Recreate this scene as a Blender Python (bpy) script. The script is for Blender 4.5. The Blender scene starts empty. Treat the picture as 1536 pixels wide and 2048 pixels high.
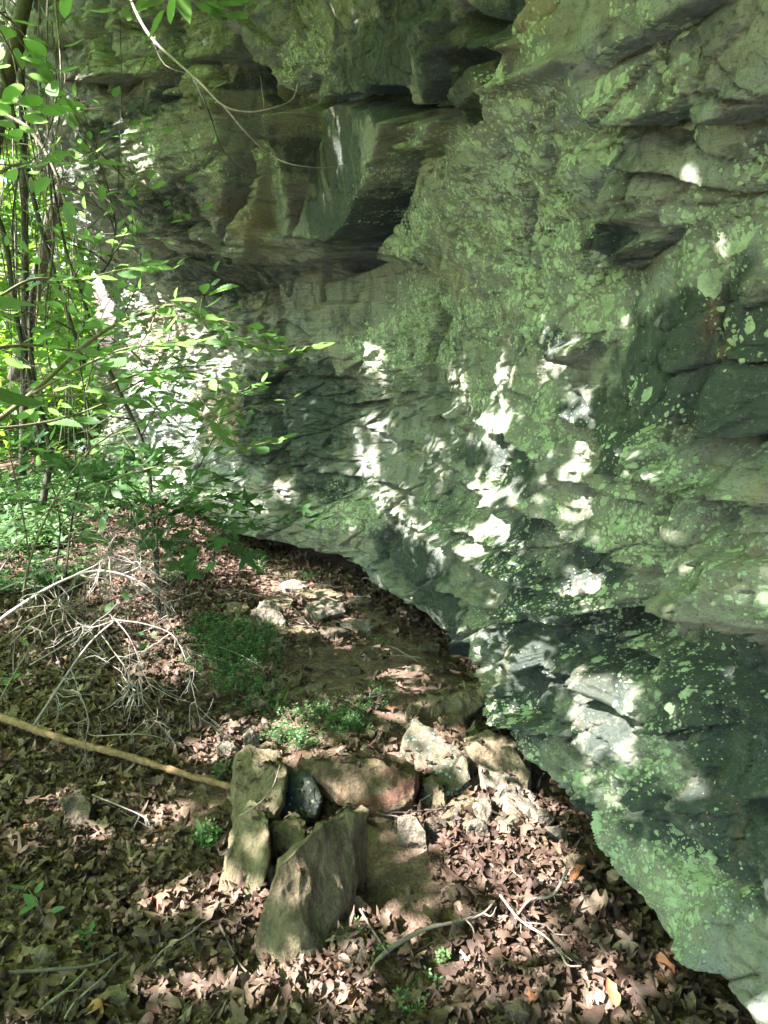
import bpy, bmesh, math, random
import numpy as np
from mathutils import Vector, Matrix, noise as mnoise
random.seed(7); RNG = np.random.default_rng(7)
S = bpy.context.scene
COL = S.collection
# ------------------------------------------------------------------ camera
F = 1490.0; CAMZ = 1.6; PITCH = math.radians(14)
cam_d = bpy.data.cameras.new("camera"); cam = bpy.data.objects.new("camera", cam_d); COL.objects.link(cam)
cam.location = (0, 0, CAMZ); cam.rotation_euler = (math.radians(90) - PITCH, 0, 0)
cam_d.sensor_fit = 'VERTICAL'; cam_d.sensor_height = 24.0; cam_d.lens = 24.0 * F / 2048.0
cam_d.clip_start = 0.05; cam_d.clip_end = 500
S.camera = cam
# ------------------------------------------------------------------ sky, sun, exposure
SUN = np.array([-0.72, -0.34, 0.80]); SUN = SUN / np.linalg.norm(SUN)      # towards the sun
w = bpy.data.worlds.new("World"); S.world = w; w.use_nodes = True
nt = w.node_tree; bg = nt.nodes['Background']
sky = nt.nodes.new('ShaderNodeTexSky'); sky.sky_type = 'NISHITA'; sky.sun_disc = False
sky.sun_elevation = math.asin(SUN[2]); sky.sun_rotation = math.atan2(SUN[0], SUN[1])
nt.links.new(sky.outputs[0], bg.inputs[0]); bg.inputs[1].default_value = 0.10
sd = bpy.data.lights.new("sun", 'SUN'); sd.energy = 4.6; sd.angle = math.radians(0.55); sd.color = (1.0, 0.95, 0.97)
so = bpy.data.objects.new("sun", sd); COL.objects.link(so)
so.rotation_euler = Vector(SUN).to_track_quat('Z', 'Y').to_euler()
S.view_settings.view_transform = 'Standard'; S.view_settings.look = 'None'
S.view_settings.exposure = 3.2; S.view_settings.gamma = 1.0
S.cycles.use_denoising = True
S.cycles.max_bounces = 6; S.cycles.diffuse_bounces = 4; S.cycles.transmission_bounces = 4
S.cycles.sample_clamp_indirect = 4.0
S.cycles.transparent_max_bounces = 8

# ------------------------------------------------------------------ numpy helpers
cp, sp = math.cos(PITCH), math.sin(PITCH)
def ray(u, v):
    x = (np.asarray(u, float) - 768) / F; y = (1024 - np.asarray(v, float)) / F
    return np.stack([x, cp + y * sp, -sp + y * cp], -1)
def P(u, v, Y):                                # point of pixel (u, v) at forward distance Y
    d = ray(u, v); return np.array([0, 0, CAMZ]) + d * (Y / d[..., 1:2] if d.ndim > 1 else Y / d[1])
def sstep(a, b, x):
    t = np.clip((x - a) / (b - a), 0, 1); return t * t * (3 - 2 * t)
def h2(i, j, k=0):
    n = (i.astype(np.int64) * 374761393 + j.astype(np.int64) * 668265263 + k * 1442695041) & 0x7fffffff
    n = ((n ^ (n >> 13)) * 1274126177) & 0x7fffffff
    n = ((n ^ (n >> 15)) * 2246822519) & 0x7fffffff
    return ((n ^ (n >> 16)) & 0xffffff) / float(0xffffff)
def vn(x, y, k=0):
    i = np.floor(x); j = np.floor(y); fx = x - i; fy = y - j
    i = i.astype(np.int64); j = j.astype(np.int64)
    fx = fx * fx * (3 - 2 * fx); fy = fy * fy * (3 - 2 * fy)
    a = h2(i, j, k); b = h2(i + 1, j, k); c = h2(i, j + 1, k); d = h2(i + 1, j + 1, k)
    return (a + (b - a) * fx) * (1 - fy) + (c + (d - c) * fx) * fy
def fbm(x, y, o=4, k=0, g=0.5):
    r = 0; a = 1; t = 0
    for q in range(o):
        r = r + a * (vn(x + q * 17.3, y - q * 9.1, k + q) - 0.5); t += a; a *= g; x = x * 2.03; y = y * 2.03
    return r / t * 2
def facets(x, y, k=0, tilt=0.5, jit=0.9):
    """voronoi cells, each a tilted plane; returns height and distance to the cell border"""
    i = np.floor(x).astype(np.int64); j = np.floor(y).astype(np.int64)
    b1 = np.full(x.shape, 1e9); b2 = np.full(x.shape, 1e9); hgt = np.zeros(x.shape)
    for di in (-1, 0, 1):
        for dj in (-1, 0, 1):
            ii = i + di; jj = j + dj
            cx = ii + 0.5 + (h2(ii, jj, k) - 0.5) * jit; cy = jj + 0.5 + (h2(ii, jj, k + 1) - 0.5) * jit
            dx = x - cx; dy = y - cy; d = dx * dx + dy * dy
            hh = (h2(ii, jj, k + 2) - 0.5) + tilt * ((h2(ii, jj, k + 3) - 0.5) * dx + (h2(ii, jj, k + 4) - 0.35) * dy)
            nb = d < b1
            b2 = np.where(nb, b1, np.minimum(b2, d)); hgt = np.where(nb, hh, hgt); b1 = np.where(nb, d, b1)
    return hgt, np.sqrt(b2) - np.sqrt(b1)

# ------------------------------------------------------------------ cliff, large shape: base line in plan + profile by height
BASE = np.array([(1.35, -1.6), (1.12, -0.5), (0.90, 0.55), (0.76, 1.3), (0.70, 1.6), (0.62, 1.92), (0.50, 2.3), (0.44, 2.72), (0.37, 3.09), (0.19, 3.62),
                 (-0.05, 4.20), (-0.28, 4.56), (-0.90, 5.10), (-1.38, 5.72), (-2.20, 6.80), (-3.02, 8.05), (-3.65, 9.5), (-4.15, 11.0), (-4.9, 13.5), (-5.6, 17.0)])
def catmull(pts, n):
    out = []; p = np.vstack([2 * pts[0] - pts[1], pts, 2 * pts[-1] - pts[-2]])
    for i in range(1, len(p) - 2):
        t = np.linspace(0, 1, n, endpoint=False)[:, None]
        out.append(0.5 * (2 * p[i] + (p[i + 1] - p[i - 1]) * t + (2 * p[i - 1] - 5 * p[i] + 4 * p[i + 1] - p[i + 2]) * t ** 2 + (3 * p[i] - p[i - 1] - 3 * p[i + 1] + p[i + 2]) * t ** 3))
    out.append(p[-2][None]); return np.vstack(out)
_bc = catmull(BASE, 40)
_bs = np.concatenate([[0], np.cumsum(np.linalg.norm(np.diff(_bc, axis=0), axis=1))])
SMAX = _bs[-1]
_su = np.linspace(0, SMAX, 1200)
_bx = np.interp(_su, _bs, _bc[:, 0]); _by = np.interp(_su, _bs, _bc[:, 1])
def _sm(a, n):
    k = np.hanning(n); k /= k.sum(); return np.convolve(np.pad(a, n // 2, mode='edge'), k, 'valid')[:len(a)]
_tx = np.gradient(_bx, _su); _ty = np.gradient(_by, _su)
_tx = _sm(_tx, 121); _ty = _sm(_ty, 121); _l = np.hypot(_tx, _ty); _tx /= _l; _ty /= _l
def base(s): return np.interp(s, _su, _bx), np.interp(s, _su, _by)
def nrm(s):
    tx = np.interp(s, _su, _tx); ty = np.interp(s, _su, _ty); return -ty, tx        # to the left of travel = open side
def s_of_y(y): return np.interp(y, _by, _su)
PZ = np.array([-0.6, 0.0, 0.08, 0.14, 0.5, 0.9, 1.2, 1.6, 1.9, 2.1, 2.5, 3.2, 4.5, 6.5])
PR = {   # y of the base station: offset at each height of PZ
    -1.6: [-.5, -.5, -.25, 0.0, -.06, -.06, .04, .10, .20, .28, .45, .70, 1.0, 1.3],
     1.3: [-.5, -.5, -.25, 0.0, -.06, -.08, .04, .10, .20, .28, .45, .70, 1.0, 1.3],
     2.3: [-.5, -.5, -.25, 0.0, -.05, -.04, .04, .08, .16, .24, .40, .75, 1.1, 1.4],
     3.1: [-.6, -.6, -.30, 0.0, -.02,  .02, .04, .06, .16, .26, .45, .75, 1.2, 1.5],
     3.9: [-.6, -.6, -.30, 0.0, -.06, -.14, -.2, -.2, -.1, .05, .30, .60, 1.1, 1.5],
     4.6: [-.6, -.6, -.30, 0.0, -.10, -.25, -.35, -.38, -.25, .22, .40, .70, 1.3, 1.6],
     5.7: [-.5, -.5, -.25, 0.0, -.10, -.25, -.35, -.40, -.30, .05, .70, .85, .95, 1.0],
     6.8: [-.4, -.4, -.20, 0.0, -.10, -.25, -.35, -.40, -.35, -.2, .35, .70, .85, .90],
     8.0: [-.4, -.4, -.20, 0.0, -.10, -.20, -.30, -.35, -.35, -.30, .0, .35, .55, .65],
    12.0: [-.3, -.3, -.10, 0.0, -.10, -.20, -.30, -.35, -.35, -.35, -.3, -.1, .15, .20],
    30.0: [-.3, -.3, -.10, 0.0, -.10, -.20, -.30, -.40, -.40, -.35, -.3, -.1, .0, .0]}
_py = np.array(sorted(PR)); _pt = np.array([PR[k] for k in sorted(PR)])
_zf = np.linspace(-0.6, 6.5, 400); _yf = np.linspace(-1.6, 22, 500)
_tab = np.array([np.interp(_zf, PZ, r) for r in _pt])
_tab = np.array([[0] * 0 or np.interp(_yf, _py, _tab[:, j]) for j in range(len(_zf))])       # z by y
for _ in range(2):
    _tab = np.apply_along_axis(lambda a: _sm(a, 9), 0, _tab); 
_tab = np.apply_along_axis(lambda a: _sm(a, 21), 1, _tab)
def macro(s, z):
    yb = np.interp(s, _su, _by)
    fz = np.clip((z - _zf[0]) / (_zf[1] - _zf[0]), 0, len(_zf) - 1.001); fy = np.clip((yb - _yf[0]) / (_yf[1] - _yf[0]), 0, len(_yf) - 1.001)
    i = fz.astype(int); j = fy.astype(int); a = fz - i; b = fy - j
    return (_tab[i, j] * (1 - a) * (1 - b) + _tab[i + 1, j] * a * (1 - b) + _tab[i, j + 1] * (1 - a) * b + _tab[i + 1, j + 1] * a * b)
def surf(s, z, o=None):
    if o is None: o = macro(s, z)
    bx, by = base(s); nx, ny = nrm(s); return bx + nx * o, by + ny * o
# projection table for picking: which (s, z) of the large shape a pixel of the photograph shows
_ps = np.linspace(0.5, SMAX - 1, 700); _pz = np.linspace(-0.1, 6.2, 420)
_PS, _PZ = np.meshgrid(_ps, _pz); _PX, _PY = surf(_PS, _PZ)
def project(x, y, z):
    zz = z - CAMZ; dep = y * cp - zz * sp; up = y * sp + zz * cp
    dep = np.where(dep < 0.05, np.nan, dep)
    return 768 + F * x / dep, 1024 - F * up / dep, dep
_PU, _PV, _PD = project(_PX, _PY, _PZ)
def pick(u, v):
    e = np.hypot(_PU - u, _PV - v); e = np.where(np.isnan(e), 1e9, e)
    m = e < max(12.0, np.nanmin(e) * 1.5); q = np.where(m, _PD, 1e9); near = q.min()
    q = np.where(m & (_PD < near + 0.35), e, 1e9); k = np.unravel_index(np.argmin(q), q.shape)
    return _PS[k], _PZ[k]
def picks(pts): return np.array([pick(u, v) for u, v in pts])

# ------------------------------------------------------------------ object helpers
def mesh_obj(name, verts, faces, mats, parent=None, smooth=True, midx=None):
    verts = np.asarray(verts, np.float32); me = bpy.data.meshes.new(name)
    if isinstance(faces, np.ndarray):
        k = faces.shape[1]; nf = len(faces)
        me.vertices.add(len(verts)); me.vertices.foreach_set("co", verts.ravel())
        me.loops.add(nf * k); me.loops.foreach_set("vertex_index", faces.astype(np.int32).ravel())
        me.polygons.add(nf); me.polygons.foreach_set("loop_start", np.arange(0, nf * k, k, dtype=np.int32))
        me.update(calc_edges=True)
    else:
        me.from_pydata([tuple(map(float, v)) for v in verts], [], faces); me.update()
    if smooth: me.polygons.foreach_set("use_smooth", np.ones(len(me.polygons), bool))
    for m in (mats if isinstance(mats, (list, tuple)) else [mats]): me.materials.append(m)
    if midx is not None: me.polygons.foreach_set("material_index", np.asarray(midx, np.int32))
    o = bpy.data.objects.new(name, me); COL.objects.link(o)
    if parent: o.parent = parent
    return o
def attr(o, name, vals):
    a = o.data.attributes.new(name, 'FLOAT', 'POINT'); a.data.foreach_set("value", np.asarray(vals, np.float32).ravel())
def tag(o, label=None, cat=None, group=None, kind=None):
    for k, v in (('label', label), ('category', cat), ('group', group), ('kind', kind)):
        if v: o[k] = v
    return o
def empty(name, loc, label, cat, group=None):
    o = bpy.data.objects.new(name, None); COL.objects.link(o); o.location = loc; o.empty_display_size = 0.1
    return tag(o, label, cat, group)

# ------------------------------------------------------------------ materials
class NT:
    def __init__(s, name):
        s.m = bpy.data.materials.new(name); s.m.use_nodes = True; s.t = s.m.node_tree; s.t.nodes.clear()
        s.out = s.t.nodes.new('ShaderNodeOutputMaterial')
    def n(s, typ, ins=None, **kw):
        q = s.t.nodes.new(typ)
        for k, v in kw.items(): setattr(q, k, v)
        for k, v in (ins or {}).items():
            if hasattr(v, 'is_linked') or isinstance(v, bpy.types.NodeSocket): s.t.links.new(v, q.inputs[k])
            else: q.inputs[k].default_value = v
        return q
    def math(s, op, a, b=0.0, c=None, clamp=False):
        q = s.n('ShaderNodeMath', {0: a, 1: b}, operation=op, use_clamp=clamp)
        if c is not None:
            if isinstance(c, bpy.types.NodeSocket): s.t.links.new(c, q.inputs[2])
            else: q.inputs[2].default_value = c
        return q.outputs[0]
    def mix(s, f, a, b, mode='MIX'):
        q = s.n('ShaderNodeMix', data_type='RGBA', blend_type=mode)
        for idx, v in ((0, f), (6, a), (7, b)):
            if isinstance(v, bpy.types.NodeSocket): s.t.links.new(v, q.inputs[idx])
            else: q.inputs[idx].default_value = v if idx == 0 else (tuple(v) + (1,) if len(v) == 3 else v)
        return q.outputs[2]
    def noise(s, vec, scale, detail=4, rough=0.55, dist=0.0):
        return s.n('ShaderNodeTexNoise', {'Vector': vec, 'Scale': scale, 'Detail': detail, 'Roughness': rough, 'Distortion': dist}).outputs[0]
    def ramp(s, f, pts, interp='LINEAR'):
        q = s.n('ShaderNodeValToRGB', {0: f}); r = q.color_ramp; r.interpolation = interp
        while len(r.elements) < len(pts): r.elements.new(0.5)
        for e, (p, c) in zip(r.elements, pts):
            e.position = p; e.color = (c, c, c, 1) if isinstance(c, (int, float)) else tuple(c) + (1,)
        return q.outputs[0]
    def maprange(s, v, a, b, c=0.0, d=1.0):
        return s.n('ShaderNodeMapRange', {'Value': v, 'From Min': a, 'From Max': b, 'To Min': c, 'To Max': d}).outputs[0]
    def bsdf(s, col, rough=0.8, normal=None, spec=0.3, **kw):
        ins = {'Base Color': col if isinstance(col, bpy.types.NodeSocket) else tuple(col) + (1,), 'Roughness': rough, 'Specular IOR Level': spec}
        if normal is not None: ins['Normal'] = normal
        ins.update(kw)
        return s.n('ShaderNodeBsdfPrincipled', ins).outputs[0]
    def done(s, sh): s.t.links.new(sh, s.out.inputs[0]); return s.m
    def coord(s, kind='Object'): return s.n('ShaderNodeTexCoord').outputs[kind]
    def at(s, name, what='Fac'): return s.n('ShaderNodeAttribute', attribute_name=name).outputs[what]
    def bump(s, hgt, strength, dist, normal=None):
        ins = {'Strength': strength, 'Distance': dist, 'Height': hgt}
        if normal is not None: ins['Normal'] = normal
        return s.n('ShaderNodeBump', ins).outputs[0]

def cliff_material():
    t = NT("lichened_rock"); co = t.coord()
    dark = t.at('dark'); lich = t.at('lichen'); tan = t.at('tan'); pale = t.at('pale')
    n1 = t.noise(co, 2.2, 6, 0.6, 0.6); n2 = t.noise(co, 9, 6, 0.65, 0.4); n3 = t.noise(co, 45, 5, 0.7)
    mp = t.n('ShaderNodeMapping', {'Vector': co, 'Scale': (1.5, 1.5, 14)}).outputs[0]
    strat = t.noise(mp, 2.0, 5, 0.6, 0.5)
    c = t.mix(t.ramp(n1, [(0.36, 0), (0.62, 1)]), (0.275, 0.285, 0.215), (0.415, 0.405, 0.285))
    c = t.mix(t.ramp(n2, [(0.4, 0), (0.65, 1)]), c, (0.33, 0.36, 0.31))
    c = t.mix(t.math('MULTIPLY', t.ramp(strat, [(0.5, 0), (0.62, 1)]), 0.45), c, (0.30, 0.28, 0.175))
    c = t.mix(t.math('MULTIPLY', t.ramp(strat, [(0.36, 1), (0.45, 0)]), 0.55), c, (0.095, 0.115, 0.075))
    tanf = t.ramp(t.math('ADD', t.math('MULTIPLY', n2, 1.2), t.math('SUBTRACT', tan, 0.9)), [(0.25, 0), (0.5, 1)])
    c = t.mix(tanf, c, t.mix(n3, (0.30, 0.25, 0.14), (0.44, 0.38, 0.24)))
    palef = t.ramp(t.math('ADD', t.math('MULTIPLY', n2, 1.2), t.math('SUBTRACT', pale, 0.9)), [(0.2, 0), (0.5, 1)])
    c = t.mix(palef, c, t.mix(n1, (0.30, 0.35, 0.30), (0.44, 0.46, 0.41)))
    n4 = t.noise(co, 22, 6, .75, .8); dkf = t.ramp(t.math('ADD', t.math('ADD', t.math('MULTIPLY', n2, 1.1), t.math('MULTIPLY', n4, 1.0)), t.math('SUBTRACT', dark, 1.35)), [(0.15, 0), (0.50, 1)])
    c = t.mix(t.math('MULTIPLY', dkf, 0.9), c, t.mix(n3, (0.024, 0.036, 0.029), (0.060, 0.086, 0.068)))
    mps = t.n('ShaderNodeMapping', {'Vector': co, 'Scale': (9, 9, .9)}).outputs[0]; stk = t.noise(mps, 1.3, 5, .65, .4)
    c = t.mix(t.ramp(stk, [(.52, 0), (.64, .55)]), c, (0.075, 0.095, 0.070)); c = t.mix(t.ramp(stk, [(.33, .45), (.42, 0)]), c, (0.36, 0.33, 0.22))
    rust = t.ramp(t.noise(co, 5.5, 6, .7, 1.2), [(.60, 0), (.70, .55)]); c = t.mix(rust, c, (0.27, 0.16, 0.08))
    # crustose lichen: rounded thalli of several sizes, gathered where 'lichen' is high
    dens = t.math('ADD', lich, t.math('MULTIPLY', t.math('SUBTRACT', t.noise(co, 5.5, 6, 0.7, 0.5), 0.5), 2.1))
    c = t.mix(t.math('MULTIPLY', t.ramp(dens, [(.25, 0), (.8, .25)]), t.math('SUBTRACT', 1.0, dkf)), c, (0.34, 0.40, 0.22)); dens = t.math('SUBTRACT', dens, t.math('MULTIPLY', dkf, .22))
    wv = t.n('ShaderNodeMix', {0: 0.018}, data_type='VECTOR')
    t.t.links.new(co, wv.inputs[4]); t.t.links.new(t.n('ShaderNodeTexNoise', {'Vector': co, 'Scale': 30.0, 'Detail': 3.0}).outputs[1], wv.inputs[5])
    wco = wv.outputs[1]
    mask = None
    for sc, k, thr in ((19, 0.50, 0.40), (48, 0.56, 0.34), (110, 0.55, 0.30)):
        v = t.n('ShaderNodeTexVoronoi', {'Vector': wco, 'Scale': float(sc), 'Randomness': 1.0})
        rnd = t.n('ShaderNodeSeparateColor', {0: v.outputs['Color']}).outputs[0]
        rad = t.math('MULTIPLY', t.math('SUBTRACT', dens, t.math('ADD', t.math('MULTIPLY', rnd, 0.9 if sc > 20 else 1.0), -0.02 if sc > 20 else 0.08)), 1.9, clamp=True)
        rad = t.math('MULTIPLY', rad, k)
        edge = t.math('SUBTRACT', rad, t.math('ADD', v.outputs['Distance'], t.math('MULTIPLY', t.math('SUBTRACT', n3, 0.5), 0.35)))
        e = t.maprange(edge, 0.0, 0.05)
        mask = e if mask is None else t.math('MAXIMUM', mask, e)
    crust = t.ramp(t.math('ADD', t.math('MULTIPLY', dens, 0.9), t.math('MULTIPLY', t.noise(co, 60, 5, 0.75, 0.5), 0.9)), [(1.02, 0), (1.12, 1)])
    mask = t.math('MAXIMUM', mask, crust)
    lc = t.mix(n2, (0.54, 0.68, 0.38), (0.70, 0.80, 0.52))
    c = t.mix(t.ramp(t.noise(co, 120, 6, .8), [(.36, .75), (.47, 0)]), c, (0.075, 0.085, 0.065)); c = t.mix(t.ramp(t.noise(co, 75, 6, .8, .5), [(.56, 0), (.66, .55)]), c, (0.36, 0.37, 0.30))
    lc = t.mix(t.ramp(n3, [(0.35, 0.5), (0.6, 0)]), lc, (0.15, 0.24, 0.12))
    c = t.mix(mask, c, lc)
    fine = t.noise(co, 160, 4, 0.7); med = t.noise(co, 34, 8, 0.68, 0.3)
    mp2 = t.n('ShaderNodeMapping', {'Vector': co, 'Scale': (6, 6, 40)}).outputs[0]
    lay = t.noise(mp2, 2.2, 5, 0.6, 0.8)
    b = t.bump(t.math('ADD', t.math('MULTIPLY', med, 1.0), t.math('MULTIPLY', lay, 0.8)), 1.0, 0.045)
    b = t.bump(t.noise(co, 85, 6, .75, .4), 0.9, 0.012, b); b = t.bump(fine, 0.6, 0.005, b)
    b = t.bump(mask, 0.5, 0.0025, b)
    return t.done(t.bsdf(c, t.maprange(n2, 0.3, 0.7, 0.62, 0.85), b, 0.35))

# ------------------------------------------------------------------ cliff, fine shape
sv = [0.0]
while sv[-1] < SMAX - 0.02:
    bx_, by_ = base(sv[-1]); d_ = math.hypot(bx_ + 0.0, by_) + 0.25
    sv.append(sv[-1] + max(0.0040, 0.0026 * d_ * (1.0 if by_ > 0.9 else 5) * (0.62 if 3.2 < by_ < 5.8 else 1)))
sv = np.array(sv)
zv = np.concatenate([np.arange(-0.45, 2.7, 0.0058), np.arange(2.7, 4.7, 0.010), np.arange(4.7, 6.4, 0.03)])
GS, GZ = np.meshgrid(sv, zv)
O = macro(GS, GZ)
# joints and beds: facets of three sizes, beds lie flat
wx = GS + 0.10 * fbm(GS * 2, GZ * 2.5, 3, 11); wz = GZ + 0.05 * fbm(GS * 1.6, GZ * 4, 3, 23) + 0.02 * GS
h, e = facets(wx * 1.25, wz * 2.2, 31, 0.9); big = 0.5 + 0.6 * sstep(5.0, 6.0, GS); O += big * (0.105 * h - 0.03 * np.exp(-(e / 0.045) ** 2))
h, e = facets(wx * 3.1 + 7, wz * 7.5 + 3, 57, 1.0)
rough = 0.34 + 0.8 * sstep(0.25, -0.2, np.abs(GZ - 0.9) - 0.42) * 1.3 * sstep(1.9, 2.9, GS) + 0.9 * sstep(6.2, 7.8, GS)
rough = rough + .45 * sstep(5.3, 6.1, GS) * sstep(1.85, 2.2, GZ) + .35 * sstep(4.6, 4.0, GS) * sstep(.8, .6, GZ)
rough = np.clip(rough * (0.5 + 1.2 * vn(GS * 1.3, GZ * 2.1, 77)), 0.15, 1.7)
O += rough * (0.056 * h - 0.012 * np.exp(-(e / 0.05) ** 2))
h, e = facets(wx * 9 + 2, wz * 24 + 5, 91, 1.0); O += (0.45 + rough) * 0.015 * h
_, e = facets(wx * 1.9 + .05 * fbm(GS * 9, GZ * 9, 4, 14) + 5, wz * 3.1 + .09 * fbm(GS * 9, GZ * 9, 4, 15), 131); O -= 0.050 * np.exp(-(e / 0.010) ** 2) * sstep(.42, .56, vn(GS * 1.4, GZ * 1.9, 132))
_, e = facets(wx * 4.3 + .1 * fbm(GS * 12, GZ * 12, 4, 16) + 1, wz * 9 + .12 * fbm(GS * 12, GZ * 12, 4, 17), 141); O -= 0.026 * np.exp(-(e / 0.018) ** 2) * sstep(.45, .60, vn(GS * 2.4, GZ * 3.2, 142))
h, e = facets(wx * 5.2 + .6 * wz * 5 + 3, wz * 4.4 - .4 * wx, 181, 1.2); O += 0.030 * h * (.5 + vn(GS * 1.2, GZ * 1.2, 183)) - .006 * np.exp(-(e / .04) ** 2)
rd = 1 - 2 * np.abs(fbm(GS * 3.2 + .3 * GZ, GZ * 6.5 - GS * .6, 5, 151)); O += 0.022 * (rd - .6) * (.4 + vn(GS * 1.1, GZ * 1.6, 152))
pc = vn(GS * 26, GZ * 40, 161); O -= 0.006 * sstep(.68, .9, pc) * sstep(.45, .65, vn(GS * 2.1, GZ * 2.7, 162))
strat = np.clip(rough - 0.45, 0, 0.9)
def saw(x, lo=0.78):                                    # slow swell downwards, sharp undercut
    f = x - np.floor(x); return np.where(f < lo, f / lo, (1 - f) / (1 - lo))
wz2 = GZ + 0.035 * fbm(GS * 2.2, GZ * 3, 4, 5) + 0.025 * GS
O += strat * 0.034 * saw(-wz2 / 0.125 + 0.6 * vn(GS * 0.9, GZ * 0, 3)) * (0.3 + vn(GS * 2.6, np.floor(-wz2 / 0.125) * 7.3, 9))
O += strat * 0.014 * saw(-wz2 / 0.041) * (0.2 + 1.2 * vn(GS * 5, np.floor(-wz2 / 0.041) * 5.1, 19))
O += 0.016 * fbm(GS * 1.7, GZ * 2.3, 5, 41) + 0.007 * fbm(GS * 14, GZ * 22, 4, 61)

def refresh(extra=0.0):
    global _PS, _PZ, _PU, _PV, _PD
    q = (slice(None, None, 4), slice(None, None, 4)); _PS = GS[q]; _PZ = GZ[q]; o = O[q] + extra; x, y = surf(_PS, _PZ, o)
    _PU, _PV, _PD = project(x, y, _PZ - 0.20 * np.clip(o - macro(_PS, _PZ), -.15, .25)); _PD = np.where(_PS < 0.5, np.nan, _PD); _PU = np.where(_PS < 0.5, np.nan, _PU)
def zline(pts, seed=0, jag=0.02):
    q = picks(pts); q = q[np.argsort(q[:, 0])]
    z = np.interp(sv, q[:, 0], q[:, 1]) + jag * fbm(sv * 5, sv * 0 + seed, 4, seed + 3)
    return q[0, 0], q[-1, 0], z
def ledge(pts, amp, up=0.25, cut=0.0, dn=0.12, fade=0.10, seed=1, jag=0.02):
    """rock above the line stands proud by amp (dying out over `up`), rock below is cut back"""
    global O
    refresh(amp); a, b, z = zline(pts, seed, jag); amp *= 1.3; cut *= 1.5; O = O - .02 * np.exp(-((GZ - z[None, :] + .004) / .007) ** 2) * sstep(a - fade, a + fade, GS) * sstep(b + fade, b - fade, GS); d = GZ - z[None, :]
    ef = sstep(a - fade, a + fade, GS) * sstep(b + fade, b - fade, GS)
    st = sstep(-0.007, 0.007, d)
    O = O + ef * (st * amp * np.exp(-np.maximum(d, 0) / up) - (1 - st) * cut * np.exp(np.minimum(d, 0) / dn))
def step(pts, amp, near=0.35, cut=0.0, far=0.2, fade=0.06, seed=1, jag=0.03, w=0.012):
    """upright edge: the rock on the near side (small s, right in the photograph) stands proud"""
    global O
    refresh(amp); q = picks(pts); q = q[np.argsort(q[:, 1])]
    s_ = np.interp(zv, q[:, 1], q[:, 0]) + jag * fbm(zv * 5, zv * 0 + seed, 4, seed + 5)
    d = s_[:, None] - GS; a, b = q[0, 1], q[-1, 1]
    ef = sstep(a - fade, a + fade, GZ) * sstep(b + fade, b - fade, GZ)
    st = sstep(-w, w, d)
    O = O + ef * (st * amp * np.exp(-np.maximum(d, 0) / near) - (1 - st) * cut * np.exp(np.minimum(d, 0) / far))
def seg_dist(q):
    D = np.full(GS.shape, 9.0)
    i0, i1 = np.searchsorted(sv, [q[:, 0].min() - .2, q[:, 0].max() + .2]); j0, j1 = np.searchsorted(zv, [q[:, 1].min() - .2, q[:, 1].max() + .2])
    X = GS[j0:j1, i0:i1] + 0.012 * fbm(GS[j0:j1, i0:i1] * 12, GZ[j0:j1, i0:i1] * 12, 3, 8); Y = GZ[j0:j1, i0:i1] + 0.012 * fbm(GS[j0:j1, i0:i1] * 12, GZ[j0:j1, i0:i1] * 12, 3, 88)
    r = np.full(X.shape, 9.0)
    for (x0, y0), (x1, y1) in zip(q[:-1], q[1:]):
        dx, dy = x1 - x0, y1 - y0; t = np.clip(((X - x0) * dx + (Y - y0) * dy) / (dx * dx + dy * dy + 1e-9), 0, 1)
        r = np.minimum(r, np.hypot(X - x0 - t * dx, Y - y0 - t * dy))
    D[j0:j1, i0:i1] = r; return D
def crack(pts, w, depth):
    global O
    refresh(); O = O - depth * np.exp(-(seg_dist(picks(pts)) / (w * 1.05)) ** 6)
def inside(q, soft=0.012, wob=0.012):
    i0, i1 = np.searchsorted(sv, [q[:, 0].min() - .15, q[:, 0].max() + .15]); j0, j1 = np.searchsorted(zv, [q[:, 1].min() - .15, q[:, 1].max() + .15])
    X = GS[j0:j1, i0:i1]; Y = GZ[j0:j1, i0:i1]; X = X + wob * fbm(X * 9, Y * 9, 3, 4); Y = Y + wob * fbm(X * 9, Y * 9, 3, 44)
    ins = np.zeros(X.shape, bool); n = len(q); r = np.full(X.shape, 9.0)
    for k in range(n):
        (x0, y0), (x1, y1) = q[k], q[(k + 1) % n]
        c = ((y0 > Y) != (y1 > Y)) & (X < (x1 - x0) * (Y - y0) / (y1 - y0 + 1e-12) + x0); ins ^= c
        dx, dy = x1 - x0, y1 - y0; t = np.clip(((X - x0) * dx + (Y - y0) * dy) / (dx * dx + dy * dy + 1e-9), 0, 1)
        r = np.minimum(r, np.hypot(X - x0 - t * dx, Y - y0 - t * dy))
    m = np.zeros(GS.shape); m[j0:j1, i0:i1] = sstep(-soft, soft, np.where(ins, r, -r)); return m
def block(pts, amp, gs=0.0, gz=0.0, soft=0.012, wob=0.012, flat=0.0):
    """a joint block: raised by amp, its face tilted by gs along the wall and gz upwards; flat pulls the face towards a plane"""
    global O
    refresh(max(0, amp)); q = picks(pts); m = inside(q, soft, wob); c = q.mean(0); pl = amp + gs * (GS - c[0]) + gz * (GZ - c[1])
    if flat:
        base_o = macro(np.array([c[0]]), np.array([c[1]]))[0]
        O = O * (1 - m) + m * ((1 - flat) * (O + pl) + flat * (base_o + pl + 0.12 * (O - macro(GS, GZ))))
    else: O = O + m * pl
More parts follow.
